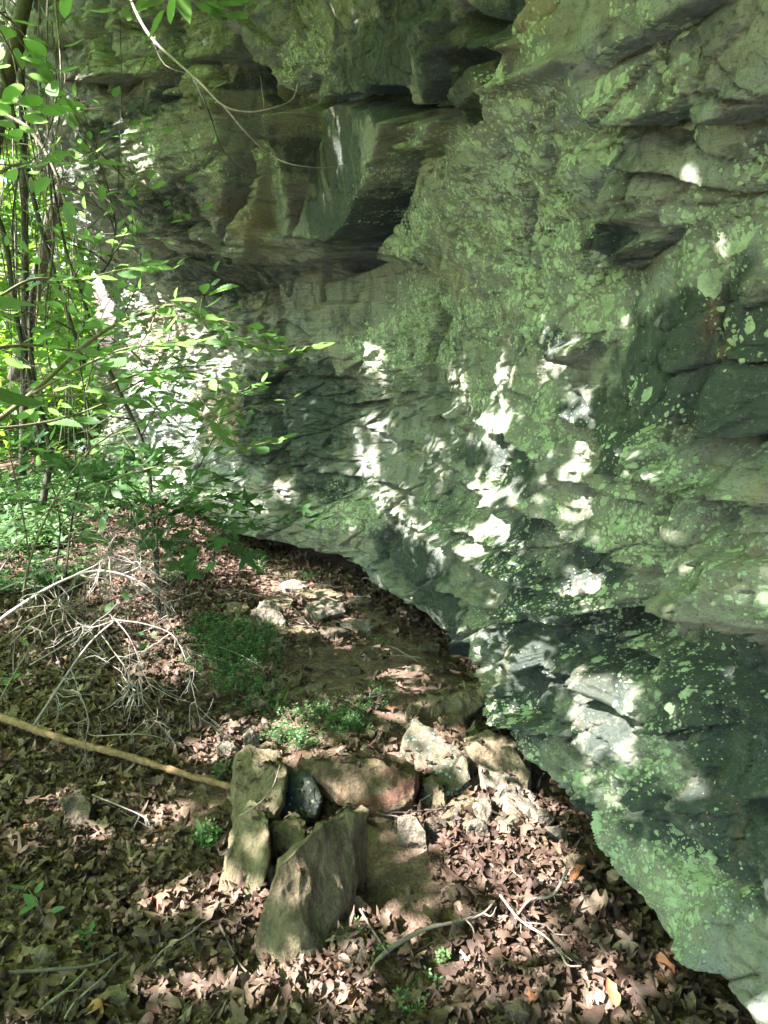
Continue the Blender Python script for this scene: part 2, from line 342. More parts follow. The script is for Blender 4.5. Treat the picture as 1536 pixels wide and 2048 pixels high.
# --- features read off the photograph, in its pixels, picked onto the large shape
ledge([(1225, 775), (1300, 805), (1380, 835), (1450, 850), (1536, 858)], 0.077, 0.22, 0.049, 0.10, seed=2)
ledge([(1150, 560), (1200, 545), (1260, 510), (1320, 470)], 0.045, 0.14, 0.023, 0.10, seed=3)
ledge([(1185, 262), (1260, 272), (1330, 255), (1400, 235), (1440, 262), (1536, 200)], 0.045, 0.16, 0.023, 0.12, seed=4, jag=0.03)
ledge([(1245, 335), (1330, 350), (1420, 372), (1536, 402)], 0.027, 0.10, 0.013, 0.08, seed=5)
ledge([(1180, 130), (1260, 90), (1350, 30), (1400, 0)], 0.032, 0.10, 0.009, 0.1, seed=6)
ledge([(790, 808), (850, 822), (905, 845)], 0.05, 0.05, 0.04, 0.05, seed=7, jag=0.01)
ledge([(715, 850), (800, 880), (900, 930), (1000, 985), (1100, 1040)], 0.054, 0.05, 0.032, 0.05, seed=8)
ledge([(940, 860), (1040, 900), (1140, 960), (1230, 1010)], 0.049, 0.05, 0.032, 0.04, seed=9)
ledge([(760, 960), (850, 1010), (950, 1060), (1060, 1110), (1160, 1160)], 0.056, 0.05, 0.034, 0.05, seed=10)
ledge([(960, 1002), (1040, 1030), (1160, 1082), (1240, 1118), (1310, 1150)], 0.075, 0.06, 0.045, 0.05, seed=11)
ledge([(820, 1050), (900, 1098), (960, 1128), (1040, 1168), (1120, 1213), (1200, 1256)], 0.128, 0.09, 0.102, 0.07, seed=12)
ledge([(1040, 1210), (1120, 1250), (1200, 1290), (1250, 1330)], 0.080, 0.06, 0.096, 0.09, seed=13)
ledge([(1310, 1160), (1340, 1215), (1420, 1262), (1536, 1325)], 0.156, 0.16, 0.130, 0.14, seed=14)
ledge([(1380, 935), (1450, 955), (1536, 1000)], 0.05, 0.08, 0.03, 0.06, seed=15)
ledge([(1180, 940), (1250, 975), (1320, 1000), (1420, 1040), (1536, 1080)], 0.05, 0.08, 0.03, 0.06, seed=16)
ledge([(440, 515), (500, 530), (560, 528), (640, 520), (700, 520)], 0.08, 0.25, 0.10, 0.25, seed=17)
ledge([(300, 480), (380, 478), (440, 500)], 0.06, 0.15, 0.08, 0.2, seed=18)
ledge([(1000, 790), (1080, 820), (1180, 880)], 0.045, 0.05, 0.03, 0.05, seed=41)
ledge([(1180, 870), (1280, 925), (1400, 985), (1536, 1045)], 0.05, 0.06, 0.03, 0.05, seed=42)
ledge([(1200, 1065), (1320, 1135), (1450, 1195)], 0.04, 0.06, 0.03, 0.05, seed=43)
ledge([(180, 165), (300, 150), (400, 120), (460, 118)], 0.08, 0.15, 0.03, 0.1, seed=19)
ledge([(90, 150), (180, 160), (260, 155)], 0.08, 0.12, 0.08, 0.10, seed=20)
ledge([(300, 200), (380, 195), (450, 230)], 0.06, 0.12, 0.03, 0.1, seed=21)
ledge([(480, 1050), (560, 1075), (640, 1110), (740, 1150)], 0.03, 0.1, 0.03, 0.05, seed=22)
ledge([(560, 880), (640, 910), (700, 930)], 0.04, 0.08, 0.02, 0.05, seed=23)
ledge([(1010, 1640), (1120, 1560), (1230, 1530)], 0.0, 0.1, 0.0, 0.1, seed=24)
ledge([(940, 1345), (1050, 1420), (1150, 1490), (1260, 1580), (1380, 1720)], 0.053, 0.06, 0.030, 0.05, seed=31)
ledge([(1180, 1560), (1270, 1680), (1340, 1800), (1430, 1960)], 0.05, 0.05, 0.03, 0.05, seed=32, jag=.03)
ledge([(1290, 1440), (1400, 1540), (1536, 1640)], 0.065, 0.08, 0.052, 0.06, seed=33, jag=.03)
ledge([(1350, 1350), (1440, 1400), (1536, 1450)], 0.05, 0.06, 0.03, 0.05, seed=34, jag=.03)
ledge([(930, 1252), (1000, 1290), (1080, 1330), (1180, 1390)], 0.060, 0.05, 0.045, 0.05, seed=35)
ledge([(560, 900), (640, 940), (700, 960)], 0.05, 0.06, 0.03, 0.05, seed=36)
ledge([(870, 1180), (950, 1215), (1040, 1262)], 0.056, 0.05, 0.042, 0.05, seed=37)
ledge([(640, 800), (700, 810), (760, 800)], 0.05, 0.06, 0.04, 0.05, seed=38)
ledge([(560, 740), (620, 745), (690, 760)], 0.05, 0.06, 0.04, 0.05, seed=39)
O = O + sstep(.55, .1, GZ) * sstep(.02, .12, GZ) * (.06 * fbm(GS * 3.2, GZ * 2, 4, 171) + .02 * fbm(GS * 13, GZ * 5, 3, 172))
block([(1050, 1228), (1150, 1252), (1240, 1300), (1238, 1345), (1130, 1312), (1055, 1262)], -0.09, 0, 0, soft=.012)
block([(1262, 1180), (1330, 1235), (1420, 1285), (1536, 1340), (1536, 1420), (1400, 1360), (1290, 1290)], -0.10, 0, 0, soft=.012)
step([(968, 20), (945, 240), (900, 370), (860, 520)], 0.13, 0.45, 0.04, 0.2, fade=0.2, seed=2, w=0.03)
step([(850, 545), (790, 600), (730, 690), (700, 750)], 0.10, 0.35, 0.03, 0.2, fade=0.1, seed=3, w=0.03)
step([(698, 860), (715, 940), (745, 1010), (790, 1050)], 0.10, 0.20, 0.08, 0.15, fade=0.05, seed=4, w=0.015)
step([(1185, 300), (1180, 420), (1160, 540)], 0.07, 0.30, 0.03, 0.1, fade=0.1, seed=5, w=0.02)
step([(925, 1240), (930, 1290), (940, 1340), (985, 1405), (1005, 1450)], 0.10, 0.40, 0.03, 0.2, fade=0.05, seed=6, w=0.02)
step([(1285, 1440), (1290, 1500), (1320, 1600)], 0.03, 0.2, 0.02, 0.2, seed=7)
# joint blocks under the brow
block([(620, 208), (742, 205), (762, 255), (748, 340), (728, 455), (700, 485), (565, 478), (600, 360), (618, 240)], 0.15, -0.05, 0.10, flat=0.85, wob=.006)
block([(510, 290), (615, 215), (600, 365), (565, 475), (505, 470), (500, 400)], 0.07, -0.45, 0.08, flat=0.7)
block([(765, 335), (870, 300), (900, 240), (930, 240), (880, 400), (850, 520), (720, 500), (745, 420)], -0.02, 0.0, 0.04, flat=0.45, soft=.02)
block([(765, 262), (805, 228), (875, 228), (865, 262), (840, 300), (765, 330), (752, 300)], 0.04, 0.0, 0.1, flat=0.6)
block([(330, 200), (460, 150), (465, 240), (450, 262), (475, 330), (440, 430), (360, 380), (300, 300)], 0.10, 0.1, 0.2, flat=0.35)
block([(440, 515), (455, 440), (490, 400), (500, 430), (500, 520)], 0.08, 0.0, 0.1, flat=0.4)
block([(670, 90), (760, 60), (775, 190), (690, 195)], 0.03, 0.1, 0.1, flat=0.5)
block([(775, 40), (870, 40), (860, 130), (880, 215), (800, 220), (770, 180)], 0.04, -0.1, 0.2, flat=0.5)
block([(880, 70), (925, 90), (905, 130), (930, 175), (925, 228), (890, 200), (870, 130)], 0.10, 0, 0.1, flat=0.4)
block([(565, 560), (640, 540), (650, 600), (760, 600), (770, 640), (700, 720), (650, 700), (570, 640)], 0.06, 0.0, 0.0, flat=0.6)
block([(720, 520), (850, 560), (790, 620), (700, 740), (690, 760), (640, 660), (650, 560)], 0.05, 0.0, 0.0, flat=0.6)
block([(470, 112), (530, 132), (522, 225), (508, 282), (475, 268), (462, 200)], -0.24, 0, 0, soft=0.01)
block([(470, 348), (516, 354), (492, 392), (462, 440), (436, 512), (438, 440), (455, 400)], -0.34, 0, 0, soft=0.01)
block([(1020, 170), (1060, 126), (1100, 107), (1096, 130), (1045, 165)], 0.05, 0, 0, wob=0.003)
block([(1095, 320), (1150, 300), (1178, 350), (1150, 385), (1100, 370)], 0.05, 0, 0, soft=0.03)
block([(1080, 700), (1160, 680), (1140, 730), (1085, 738)], 0.06, 0, 0.3, wob=0.003)
block([(1080, 742), (1155, 745), (1145, 780), (1100, 760)], 0.02, 0, 0.3, wob=0.003)
#block([(1240, 690), (1340, 650), (1440, 650), (1470, 760), (1460, 800), (1340, 820), (1240, 770)], -0.03, 0, -0.25, flat=0.5)
block([(1230, 470), (1300, 440), (1320, 465), (1255, 525), (1190, 545)], -0.06, 0, -0.6, soft=0.02)
crack([(745, 205), (800, 222), (765, 268), (748, 345), (738, 410), (718, 478), (698, 535)], 0.036, 0.40)
crack([(610, 208), (680, 196), (742, 205), (800, 226), (870, 224), (925, 236)], 0.020, 0.16)
crack([(880, 226), (868, 265), (850, 298), (818, 322), (758, 332)], 0.016, 0.09)
crack([(932, 30), (925, 82), (902, 130), (932, 172), (945, 230)], 0.026, 0.16)
crack([(868, 118), (880, 170), (898, 198), (925, 236)], 0.022, 0.15)
crack([(472, 105), (466, 190), (450, 255), (478, 325), (472, 356)], 0.035, 0.25)
crack([(484, 400), (500, 432), (500, 516)], 0.016, 0.14)
crack([(1060, 382), (1052, 440), (1050, 512)], 0.012, 0.07)
crack([(585, 540), (568, 640), (552, 700)], 0.014, 0.10)
crack([(655, 530), (640, 572)], 0.010, 0.06)
crack([(670, 60), (690, 200)], 0.012, 0.06)
crack([(350, 60), (370, 150), (340, 200)], 0.025, 0.12)
crack([(1040, 1168), (1120, 1213), (1200, 1256), (1245, 1330)], 0.015, 0.10)
crack([(1100, 1420), (1200, 1480), (1290, 1560)], 0.006, 0.03)
crack([(820, 1660), (1000, 1380), (1130, 1460), (1250, 1560)][1:], 0.006, 0.03)
crack([(1360, 1500), (1440, 1560), (1536, 1640)], 0.01, 0.04)
Z0 = np.where(GZ < 0.1, 0, 1.0)
# final positions; proud rock also sags a little, which undercuts the beds
X_, Y_ = surf(GS, GZ, O); fineo = O - macro(GS, GZ)
Zw = GZ - 0.20 * np.clip(fineo, -0.15, 0.25) * sstep(0.1, 0.5, GZ)
ny_, nx_ = GS.shape
V = np.stack([X_, Y_, Zw], -1).reshape(-1, 3)
ii = np.arange((ny_ - 1) * nx_).reshape(ny_ - 1, nx_)[:, :-1].ravel()
faces = np.stack([ii, ii + nx_, ii + nx_ + 1, ii + 1], -1)
refresh()
def zone(lst, base_v=0.0):
    A = np.full(GS.shape, base_v)
    wsx = GS + 0.10 * fbm(GS * 4, GZ * 4, 4, 71); wsz = GZ + 0.08 * fbm(GS * 4, GZ * 4, 4, 72)
    wsx = wsx + .05 * fbm(GS * 14, GZ * 14, 3, 73); wsz = wsz + .04 * fbm(GS * 14, GZ * 14, 3, 74)
    for u, v, ru, rv, val in lst:
        c = pick(u, v); pu = picks([(u - ru, v), (u + ru, v), (u, v - rv), (u, v + rv)])
        rs = np.clip(max(abs(pu[0, 0] - c[0]), abs(pu[1, 0] - c[0])) * 0.9, 0.05, 1.2); rz = np.clip(max(abs(pu[2, 1] - c[1]), abs(pu[3, 1] - c[1])), 0.05, 1.0)
        A = A + (val - A) * np.exp(-(((wsx - c[0]) / rs) ** 2 + ((wsz - c[1]) / rz) ** 2) ** 2) if val < 0 else np.maximum(A, val * np.exp(-(((wsx - c[0]) / rs) ** 2 + ((wsz - c[1]) / rz) ** 2) ** 2 * 0.7))
    return A
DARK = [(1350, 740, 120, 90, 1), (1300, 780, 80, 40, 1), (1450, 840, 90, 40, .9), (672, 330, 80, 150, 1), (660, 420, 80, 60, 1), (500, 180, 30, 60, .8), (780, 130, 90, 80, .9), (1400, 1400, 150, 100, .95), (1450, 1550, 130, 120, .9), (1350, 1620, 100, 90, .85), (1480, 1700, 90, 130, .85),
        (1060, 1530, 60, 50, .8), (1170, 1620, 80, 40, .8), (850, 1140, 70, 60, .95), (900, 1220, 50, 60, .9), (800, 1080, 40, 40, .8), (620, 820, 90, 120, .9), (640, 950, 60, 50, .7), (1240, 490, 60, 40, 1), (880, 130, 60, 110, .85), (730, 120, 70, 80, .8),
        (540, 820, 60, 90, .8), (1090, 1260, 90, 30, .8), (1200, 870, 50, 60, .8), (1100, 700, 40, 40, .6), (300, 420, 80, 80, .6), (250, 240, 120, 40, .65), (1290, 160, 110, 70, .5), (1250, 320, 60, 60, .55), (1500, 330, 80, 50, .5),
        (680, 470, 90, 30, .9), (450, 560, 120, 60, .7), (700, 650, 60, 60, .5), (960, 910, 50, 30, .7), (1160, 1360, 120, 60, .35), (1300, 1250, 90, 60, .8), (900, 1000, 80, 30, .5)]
LICH = [(930, 400, 60, 150, .75), (1080, 330, 70, 200, .62), (1120, 450, 60, 100, .7), (820, 450, 70, 90, .66), (1210, 620, 60, 110, .78), (1430, 500, 110, 110, .62), (1490, 350, 60, 60, .62), (1300, 880, 90, 60, .62), (1000, 830, 170, 90, .50),
        (850, 640, 90, 110, .72), (780, 700, 60, 60, .66), (1000, 620, 120, 110, .52), (1100, 1180, 220, 90, .56), (1250, 1240, 90, 60, .62), (1340, 1500, 50, 100, .62), (1060, 1430, 60, 60, .70), (1430, 1850, 90, 200, .72), (1320, 1700, 70, 140, .60),
        (690, 1010, 80, 50, .76), (560, 300, 50, 60, .6), (300, 300, 50, 70, .62), (1400, 860, 60, 60, .7), (1440, 1010, 70, 60, .68), (1260, 1050, 60, 50, .68), (1240, 50, 20, 90, .8), (1160, 200, 60, 90, .55), (1100, 1000, 120, 60, .5), (900, 1040, 60, 50, .5),
        (1400, 1120, 120, 60, .45), (590, 110, 90, 60, .55), (850, 330, 80, 60, .5), (1480, 1440, 60, 60, .5), (1330, 260, 90, 40, .55), (350, 150, 90, 60, .45), (1520, 600, 60, 120, .5), (970, 1310, 50, 40, .45), (1180, 1400, 140, 60, .45), (420, 330, 60, 60, .4)]
TAN = [(800, 280, 120, 60, .6), (1060, 140, 50, 30, 1), (900, 500, 120, 100, .55), (480, 450, 40, 60, .8), (620, 600, 40, 60, .5), (1230, 1300, 50, 30, 1), (530, 570, 60, 60, .8), (400, 200, 90, 50, .6), (330, 660, 160, 80, .7), (440, 840, 90, 60, .9), (350, 120, 120, 60, .5), (680, 230, 50, 30, .8),
       (1000, 1160, 120, 50, .55), (1100, 1010, 90, 60, .5), (1400, 1200, 100, 40, .6), (620, 1120, 160, 30, 1.0), (880, 560, 90, 40, .7), (1290, 640, 60, 40, .5), (1000, 500, 60, 40, .6), (820, 20, 80, 30, .8)]
PALE = [(200, 600, 160, 250, .8), (300, 850, 150, 120, .75), (140, 420, 60, 200, .7), (430, 930, 120, 60, .7), (1400, 1080, 150, 60, .55), (1350, 580, 120, 70, .6), (1200, 40, 120, 60, .55), (1200, 250, 60, 60, .55), (730, 560, 60, 60, .4), (990, 560, 90, 60, .35), (1480, 700, 60, 90, .5), (1200, 1450, 120, 80, .5), (760, 920, 50, 100, .6), (600, 60, 60, 40, .5)]
cliff = mesh_obj('cliff', V, faces, cliff_material())
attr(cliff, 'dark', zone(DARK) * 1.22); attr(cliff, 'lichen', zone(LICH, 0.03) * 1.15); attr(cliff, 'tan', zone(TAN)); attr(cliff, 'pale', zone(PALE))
tag(cliff, kind='structure')

# ------------------------------------------------------------------ ground
BXS = _bx; BYS = _by
def gh(x, y):
    x = np.asarray(x, float); y = np.asarray(y, float)
    xb = np.interp(y, BYS, BXS); under = x - xb
    z = 0.03 * fbm(x * 0.9, y * 0.9, 3, 301) + 0.05 * fbm(x * 0.35, y * 0.35, 2, 305) * sstep(0.5, 3, np.abs(x))
    z = z + 0.018 * fbm(x * 4, y * 4, 4, 311) - 0.05 * sstep(-0.10, 0.15, under)
    z = z + 0.09 * np.exp(-(((x - 0.10) / 0.45) ** 2 + ((y - 2.75) / 0.6) ** 2))
    z = z + 0.05 * sstep(9, 16, y) * (y - 9) * 0.5 + 0.10 * sstep(-3.2, -8, x) * (-x - 3.2)
    return z
def G(u, v, dz=0.0):                          # where the ray of a pixel meets the ground
    d = ray(u, v); t = (CAMZ) / -d[2]
    for _ in range(8):
        p = np.array([0, 0, CAMZ]) + d * t; t = (CAMZ - float(gh(p[0], p[1])) - dz) / -d[2]
    p = np.array([0, 0, CAMZ]) + d * t; return p
gx = np.concatenate([-np.geomspace(120, 4.0, 70)[:-1], np.arange(-4.0, 1.8, 0.016), np.geomspace(1.8, 60, 40)[1:]])
gy = np.concatenate([-np.geomspace(60, 1.2, 40)[:-1] + 1.6, np.arange(0.4, 7.0, 0.016), np.geomspace(7.0, 160, 190)[1:]])
GX, GY = np.meshgrid(gx, gy); GH = gh(GX, GY)
GH = GH + 0.006 * fbm(GX * 22, GY * 22, 4, 333) * (np.abs(GX) < 4)
n0, n1 = GX.shape; ii = np.arange((n0 - 1) * n1).reshape(n0 - 1, n1)[:, :-1].ravel()
def soil_material():
    t = NT("forest_soil"); co = t.coord()
    a = t.noise(co, 1.6, 5, 0.6); b = t.noise(co, 14, 6, 0.7); d = t.noise(co, 90, 4, 0.7)
    c = t.mix(a, (0.075, 0.050, 0.036), (0.140, 0.092, 0.065)); c = t.mix(t.ramp(b, [(0.45, 0), (0.7, 1)]), c, (0.24, 0.165, 0.12))
    c = t.mix(t.ramp(d, [(0.55, 0), (0.7, 0.7)]), c, (0.30, 0.22, 0.16)); c = t.mix(t.ramp(d, [(0.3, 0.8), (0.42, 0)]), c, (0.022, 0.015, 0.010))
    n = t.bump(b, 0.8, 0.03); n = t.bump(d, 0.8, 0.008, n); return t.done(t.bsdf(c, 0.95, n, 0.2))
ground = mesh_obj('ground', np.stack([GX, GY, GH], -1).reshape(-1, 3), np.stack([ii, ii + 1, ii + n1 + 1, ii + n1], -1), soil_material())
tag(ground, kind='structure')

# ------------------------------------------------------------------ leaf shapes and scattering
def leaf_strip(profile, n, curl=0.0, fold=0.2, twist=0.0, wav=0.0, seed=0):
    """a leaf of length 1 along +x; profile(t) half width; curl bends it lengthways, fold lifts both sides"""
    r = np.random.default_rng(seed); t = np.linspace(0, 1, n); w = np.array([profile(q) for q in t])
    ang = curl * (t - 0.2); X = np.cumsum(np.cos(ang)) / n; Zc = np.cumsum(np.sin(ang)) / n
    vs = []
    for i in range(n):
        tw = twist * (t[i] - .5)
        for sd_ in (-1, 0, 1):
            y = sd_ * w[i] * math.cos(fold + wav * r.uniform(-1, 1)) if sd_ else 0.0; z = abs(sd_) * w[i] * math.sin(fold + wav * r.uniform(-1.2, 1.2)) 
            y2 = y * math.cos(tw) - z * math.sin(tw); z2 = y * math.sin(tw) + z * math.cos(tw)
            vs.append((X[i] - 0.45, y2, Zc[i] + z2 - 0.0))
    fs = []
    for i in range(n - 1):
        a = i * 3; fs += [(a, a + 3, a + 4, a + 1), (a + 1, a + 4, a + 5, a + 2)]
    v = np.array(vs); v[:, 2] -= v[:, 2].mean(); return v, np.array(fs)
def leaf_star(lobes=5, curl=0.3, seed=0, depth=0.5):
    """maple or sycamore leaf: pointed lobes round the stalk end, fan of quads"""
    r = np.random.default_rng(seed); pts = []
    L = {5: [(-2.35, .5), (-1.15, .82), (0, 1.0), (1.15, .82), (2.35, .5)]}[5]
    for k, (a, R) in enumerate(L):
        pts += [(a - 0.22, R * 0.72), (a, R), (a + 0.22, R * 0.72)]
        if k < 4: pts.append(((a + L[k + 1][0]) / 2, depth * R * 0.85))
    pts = [(-2.9, .12)] + pts + [(2.9, .12)]
    v = [(0, 0, 0)]
    for a, R in pts:
        x, y = R * math.cos(a), R * math.sin(a); v.append((x * .6, y * .6, curl * R * R * 0.5 * (1 + .8 * math.sin(3 * a + seed)) + r.uniform(-.04, .04)))
    f = [(0, i, i + 1, i + 2) for i in range(1, len(pts) - 1, 2)]
    v = np.array(v); v[:, 2] -= v[:, 2].mean(); return v, np.array(f)
ovate = lambda w: (lambda t: w * math.sin(math.pi * min(1, t ** 0.75)) ** 0.8 + 0.004)
def oakp(w): return lambda t: w * (0.35 + 0.65 * abs(math.sin(t * math.pi * 3.2 + 0.3))) * math.sin(math.pi * min(1, 0.06 + t * 0.94)) ** 0.55 + 0.006
def serr(w): return lambda t: w * math.sin(math.pi * t ** 0.85) ** 0.85 * (1.0 if int(round(t * 18)) % 2 else 0.84) + 0.003
def rot_mats(yaw, pitch, roll):
    cy, sy, cx, sx, cz, sz = np.cos(pitch), np.sin(pitch), np.cos(roll), np.sin(roll), np.cos(yaw), np.sin(yaw)
    R = np.empty((len(yaw), 3, 3))
    R[:, 0, 0] = cz * cy; R[:, 0, 1] = cz * sy * sx - sz * cx; R[:, 0, 2] = cz * sy * cx + sz * sx
    R[:, 1, 0] = sz * cy; R[:, 1, 1] = sz * sy * sx + cz * cx; R[:, 1, 2] = sz * sy * cx - cz * sx
    R[:, 2, 0] = -sy; R[:, 2, 1] = cy * sx; R[:, 2, 2] = cy * cx; return R
class Leaves:
    def __init__(s): s.v = []; s.f = []; s.a = []; s.n = 0
    def add(s, tmpl, pos, R, size, rnd):
        v, f = tmpl; k = len(v); m = len(pos)
        W = np.einsum('nij,kj->nki', R, v) * np.asarray(size).reshape(-1, 1, 1) + np.asarray(pos)[:, None, :]
        s.v.append(W.reshape(-1, 3)); s.f.append((f[None] + (np.arange(m) * k)[:, None, None]).reshape(-1, 4) + s.n); s.a.append(np.repeat(rnd, k)); s.n += m * k
    def build(s, name, mat, parent=None, smooth=True):
        o = mesh_obj(name, np.vstack(s.v), np.vstack(s.f), mat, parent, smooth); attr(o, 'rnd', np.concatenate(s.a)); return o
def litter_material():
    t = NT("dead_leaves"); r = t.at('rnd'); co = t.coord(); n = t.noise(co, 60, 4, 0.7)
    q = t.n('ShaderNodeValToRGB', {0: r}); cr = q.color_ramp; cr.interpolation = 'LINEAR'
    cols = [(0.0, (0.028, 0.017, 0.012)), (0.22, (0.055, 0.031, 0.021)), (0.45, (0.088, 0.055, 0.037)), (0.65, (0.155, 0.103, 0.074)), (0.82, (0.27, 0.185, 0.142)), (0.93, (0.34, 0.13, 0.055)), (1.0, (0.46, 0.33, 0.28))]
    while len(cr.elements) < len(cols): cr.elements.new(0.5)
    for e, (p, c) in zip(cr.elements, cols): e.position = p; e.color = c + (1,)
    c = t.mix(t.ramp(n, [(0.35, 0.55), (0.6, 0)]), q.outputs[0], (0.07, 0.045, 0.03))
    b = t.bump(n, 0.5, 0.003)
    sh = t.bsdf(c, 0.65, b, 0.3); tr = t.n('ShaderNodeBsdfTranslucent', {0: c}).outputs[0]
    return t.done(t.n('ShaderNodeMixShader', {0: 0.12, 1: sh, 2: tr}).outputs[0])
def green_material(name, dark, light, trans, tr=0.5, rough=0.42, bumpy=True):
    t = NT(name); r = t.at('rnd'); co = t.coord(); n = t.noise(co, 45, 3, 0.6)
    c = t.mix(r, dark, light); c = t.mix(t.ramp(n, [(0.4, 0.0), (0.7, 0.35)]), c, light)
    tc = t.mix(r, tuple(0.75 * k for k in trans), trans)
    sh = t.bsdf(c, rough, t.bump(n, 0.25, 0.003) if bumpy else None, 0.45); ts = t.n('ShaderNodeBsdfTranslucent', {0: tc}).outputs[0]
    return t.done(t.n('ShaderNodeMixShader', {0: tr, 1: sh, 2: ts}).outputs[0])
M_LIT = litter_material()
M_GREEN = green_material("fresh_leaf", (0.06, 0.12, 0.045), (0.12, 0.21, 0.085), (0.28, 0.49, 0.13), .48)
M_DKGREEN = green_material("maple_leaf_green", (0.04, 0.09, 0.035), (0.07, 0.14, 0.05), (0.13, 0.28, 0.07), 0.35)
M_CANOPY = green_material("canopy_leaf", (0.05, 0.13, 0.02), (0.08, 0.19, 0.03), (0.66, 0.96, 0.22), 0.85, 0.5, False)
M_FARGREEN = green_material("woodland_leaf", (0.05, 0.13, 0.02), (0.10, 0.22, 0.03), (0.34, 0.62, 0.05), 0.5, 0.5, False)
M_WEED = green_material("weed_leaf", (0.045, 0.095, 0.03), (0.09, 0.17, 0.055), (0.13, 0.26, 0.07), 0.3, 0.5, False)

# leaf litter
TL = []
for k in range(9): TL.append(leaf_strip(ovate(RNG.uniform(.18, .27)), 7, RNG.uniform(-1.6, 2.6), RNG.uniform(-.2, 1.25), RNG.uniform(-2, 2), .35, k))
for k in range(9): TL.append(leaf_strip(oakp(RNG.uniform(.26, .36)), 12, RNG.uniform(-1.4, 2.2), RNG.uniform(-.2, 1.1), RNG.uniform(-1.6, 1.6), .45, 20 + k))
for k in range(7): TL.append(leaf_star(5, RNG.uniform(-.9, 1.1), k + 3, RNG.uniform(.35, .55)))
def bare_mask(x, y, spots):
    m = np.ones(len(x))
    for u, v, ru, rv, k in spots:
        c = G(u, v); r1 = abs(G(u + ru, v)[0] - c[0]); r2 = 0.5 * abs(G(u, v - rv)[1] - G(u, v + rv)[1])
        m *= 1 - k * np.exp(-(((x - c[0]) / r1) ** 2 + ((y - c[1]) / r2) ** 2) ** 2)
    return m
BARE = [(700, 1230, 130, 40, .6), (600, 1170, 100, 30, .5), (780, 1330, 120, 60, .75), (840, 1420, 90, 50, .7), (760, 1280, 110, 50, .75), (660, 1240, 100, 40, .5), (880, 1370, 80, 40, .7), (560, 1130, 100, 20, .4), (760, 1700, 60, 130, .9), (830, 1800, 90, 80, .9), (600, 1560, 120, 90, .8), (640, 1340, 150, 70, .95), (860, 1330, 60, 60, .8), (460, 1320, 90, 90, .9), (620, 1450, 130, 60, .8), (800, 1740, 80, 130, .93), (400, 1610, 60, 50, .9), (880, 1900, 60, 60, .6), (860, 1440, 120, 70, .7), (560, 1250, 60, 40, .6),
        (1000, 1560, 90, 80, .6), (900, 1980, 90, 40, .6), (150, 1960, 130, 50, .45), (560, 1600, 90, 60, .6), (1290, 1760, 60, 120, .3), (1010, 1600, 120, 60, .4)]
NL = 75000
lx = RNG.uniform(-4.2, 1.6, NL * 2); ly = 0.9 + 9.5 * RNG.uniform(0, 1, NL * 2) ** 1.25
keep = RNG.uniform(0, 1, len(lx)) < bare_mask(lx, ly, BARE) * (0.55 + 0.6 * vn(lx * 1.7, ly * 1.7, 5)); keep &= (lx < np.interp(ly, BYS, BXS) + 0.42)
lx, ly = lx[keep][:NL], ly[keep][:NL]
LT = Leaves(); tid = RNG.integers(0, len(TL), len(lx))
cl = vn(lx * 3, ly * 3, 99)
for k in range(len(TL)):
    m = tid == k; q = m.sum(); x, y = lx[m], ly[m]
    z = gh(x, y) + 0.006 + 0.035 * RNG.uniform(0, 1, q) ** 1.6
    R = rot_mats(RNG.uniform(0, 6.28, q), RNG.normal(0, .24, q), RNG.normal(0, .28, q) + np.pi * (RNG.uniform(0, 1, q) < .4))
    LT.add(TL[k], np.stack([x, y, z], -1), R, (.014 + .072 * RNG.uniform(0, 1, q) ** 1.3) * (1.1 if k > 17 else 1), np.clip(RNG.beta(2.1, 2.5, q) * 0.9 + 0.25 * (cl[m] - .5) + 0.25 * (RNG.uniform(0, 1, q) < .06), 0, 1))
tag(LT.build('leaf_litter', M_LIT), kind='stuff')

# ------------------------------------------------------------------ canopy overhead: one layer of foliage with the gaps that let the sun through
from mathutils.bvhtree import BVHTree
def tree_of(o, step_=1):
    me = o.data; co = np.empty(len(me.vertices) * 3, np.float32); me.vertices.foreach_get("co", co); fi = np.empty(len(me.polygons) * 4, np.int32)
    me.polygons.foreach_get("vertices", fi); return BVHTree.FromPolygons([Vector(c) for c in co.reshape(-1, 3)], [tuple(f) for f in fi.reshape(-1, 4).tolist()])
def grid_bvh(X, Y, Z, st):
    X, Y, Z = X[::st, ::st], Y[::st, ::st], Z[::st, ::st]; a, b = X.shape
    v = [Vector(p) for p in np.stack([X, Y, Z], -1).reshape(-1, 3)]; i = np.arange((a - 1) * b).reshape(a - 1, b)[:, :-1].ravel()
    return BVHTree.FromPolygons(v, np.stack([i, i + b, i + b + 1, i + 1], -1).tolist())
BV_C = grid_bvh(X_, Y_, Zw, 4)
def hit(u, v):
    d = ray(u, v); dn = Vector(d).normalized(); r = BV_C.ray_cast(Vector((0, 0, CAMZ)), dn); g = G(u, v) if d[2] < -0.03 else None
    if r[0] is not None and (g is None or r[3] < np.linalg.norm(g - [0, 0, CAMZ])): return np.array(r[0])
    return g if g is not None else P(u, v, 9.0)
SA = np.cross(SUN, [0, 0, 1.0]); SA /= np.linalg.norm(SA); SB = np.cross(SA, SUN)
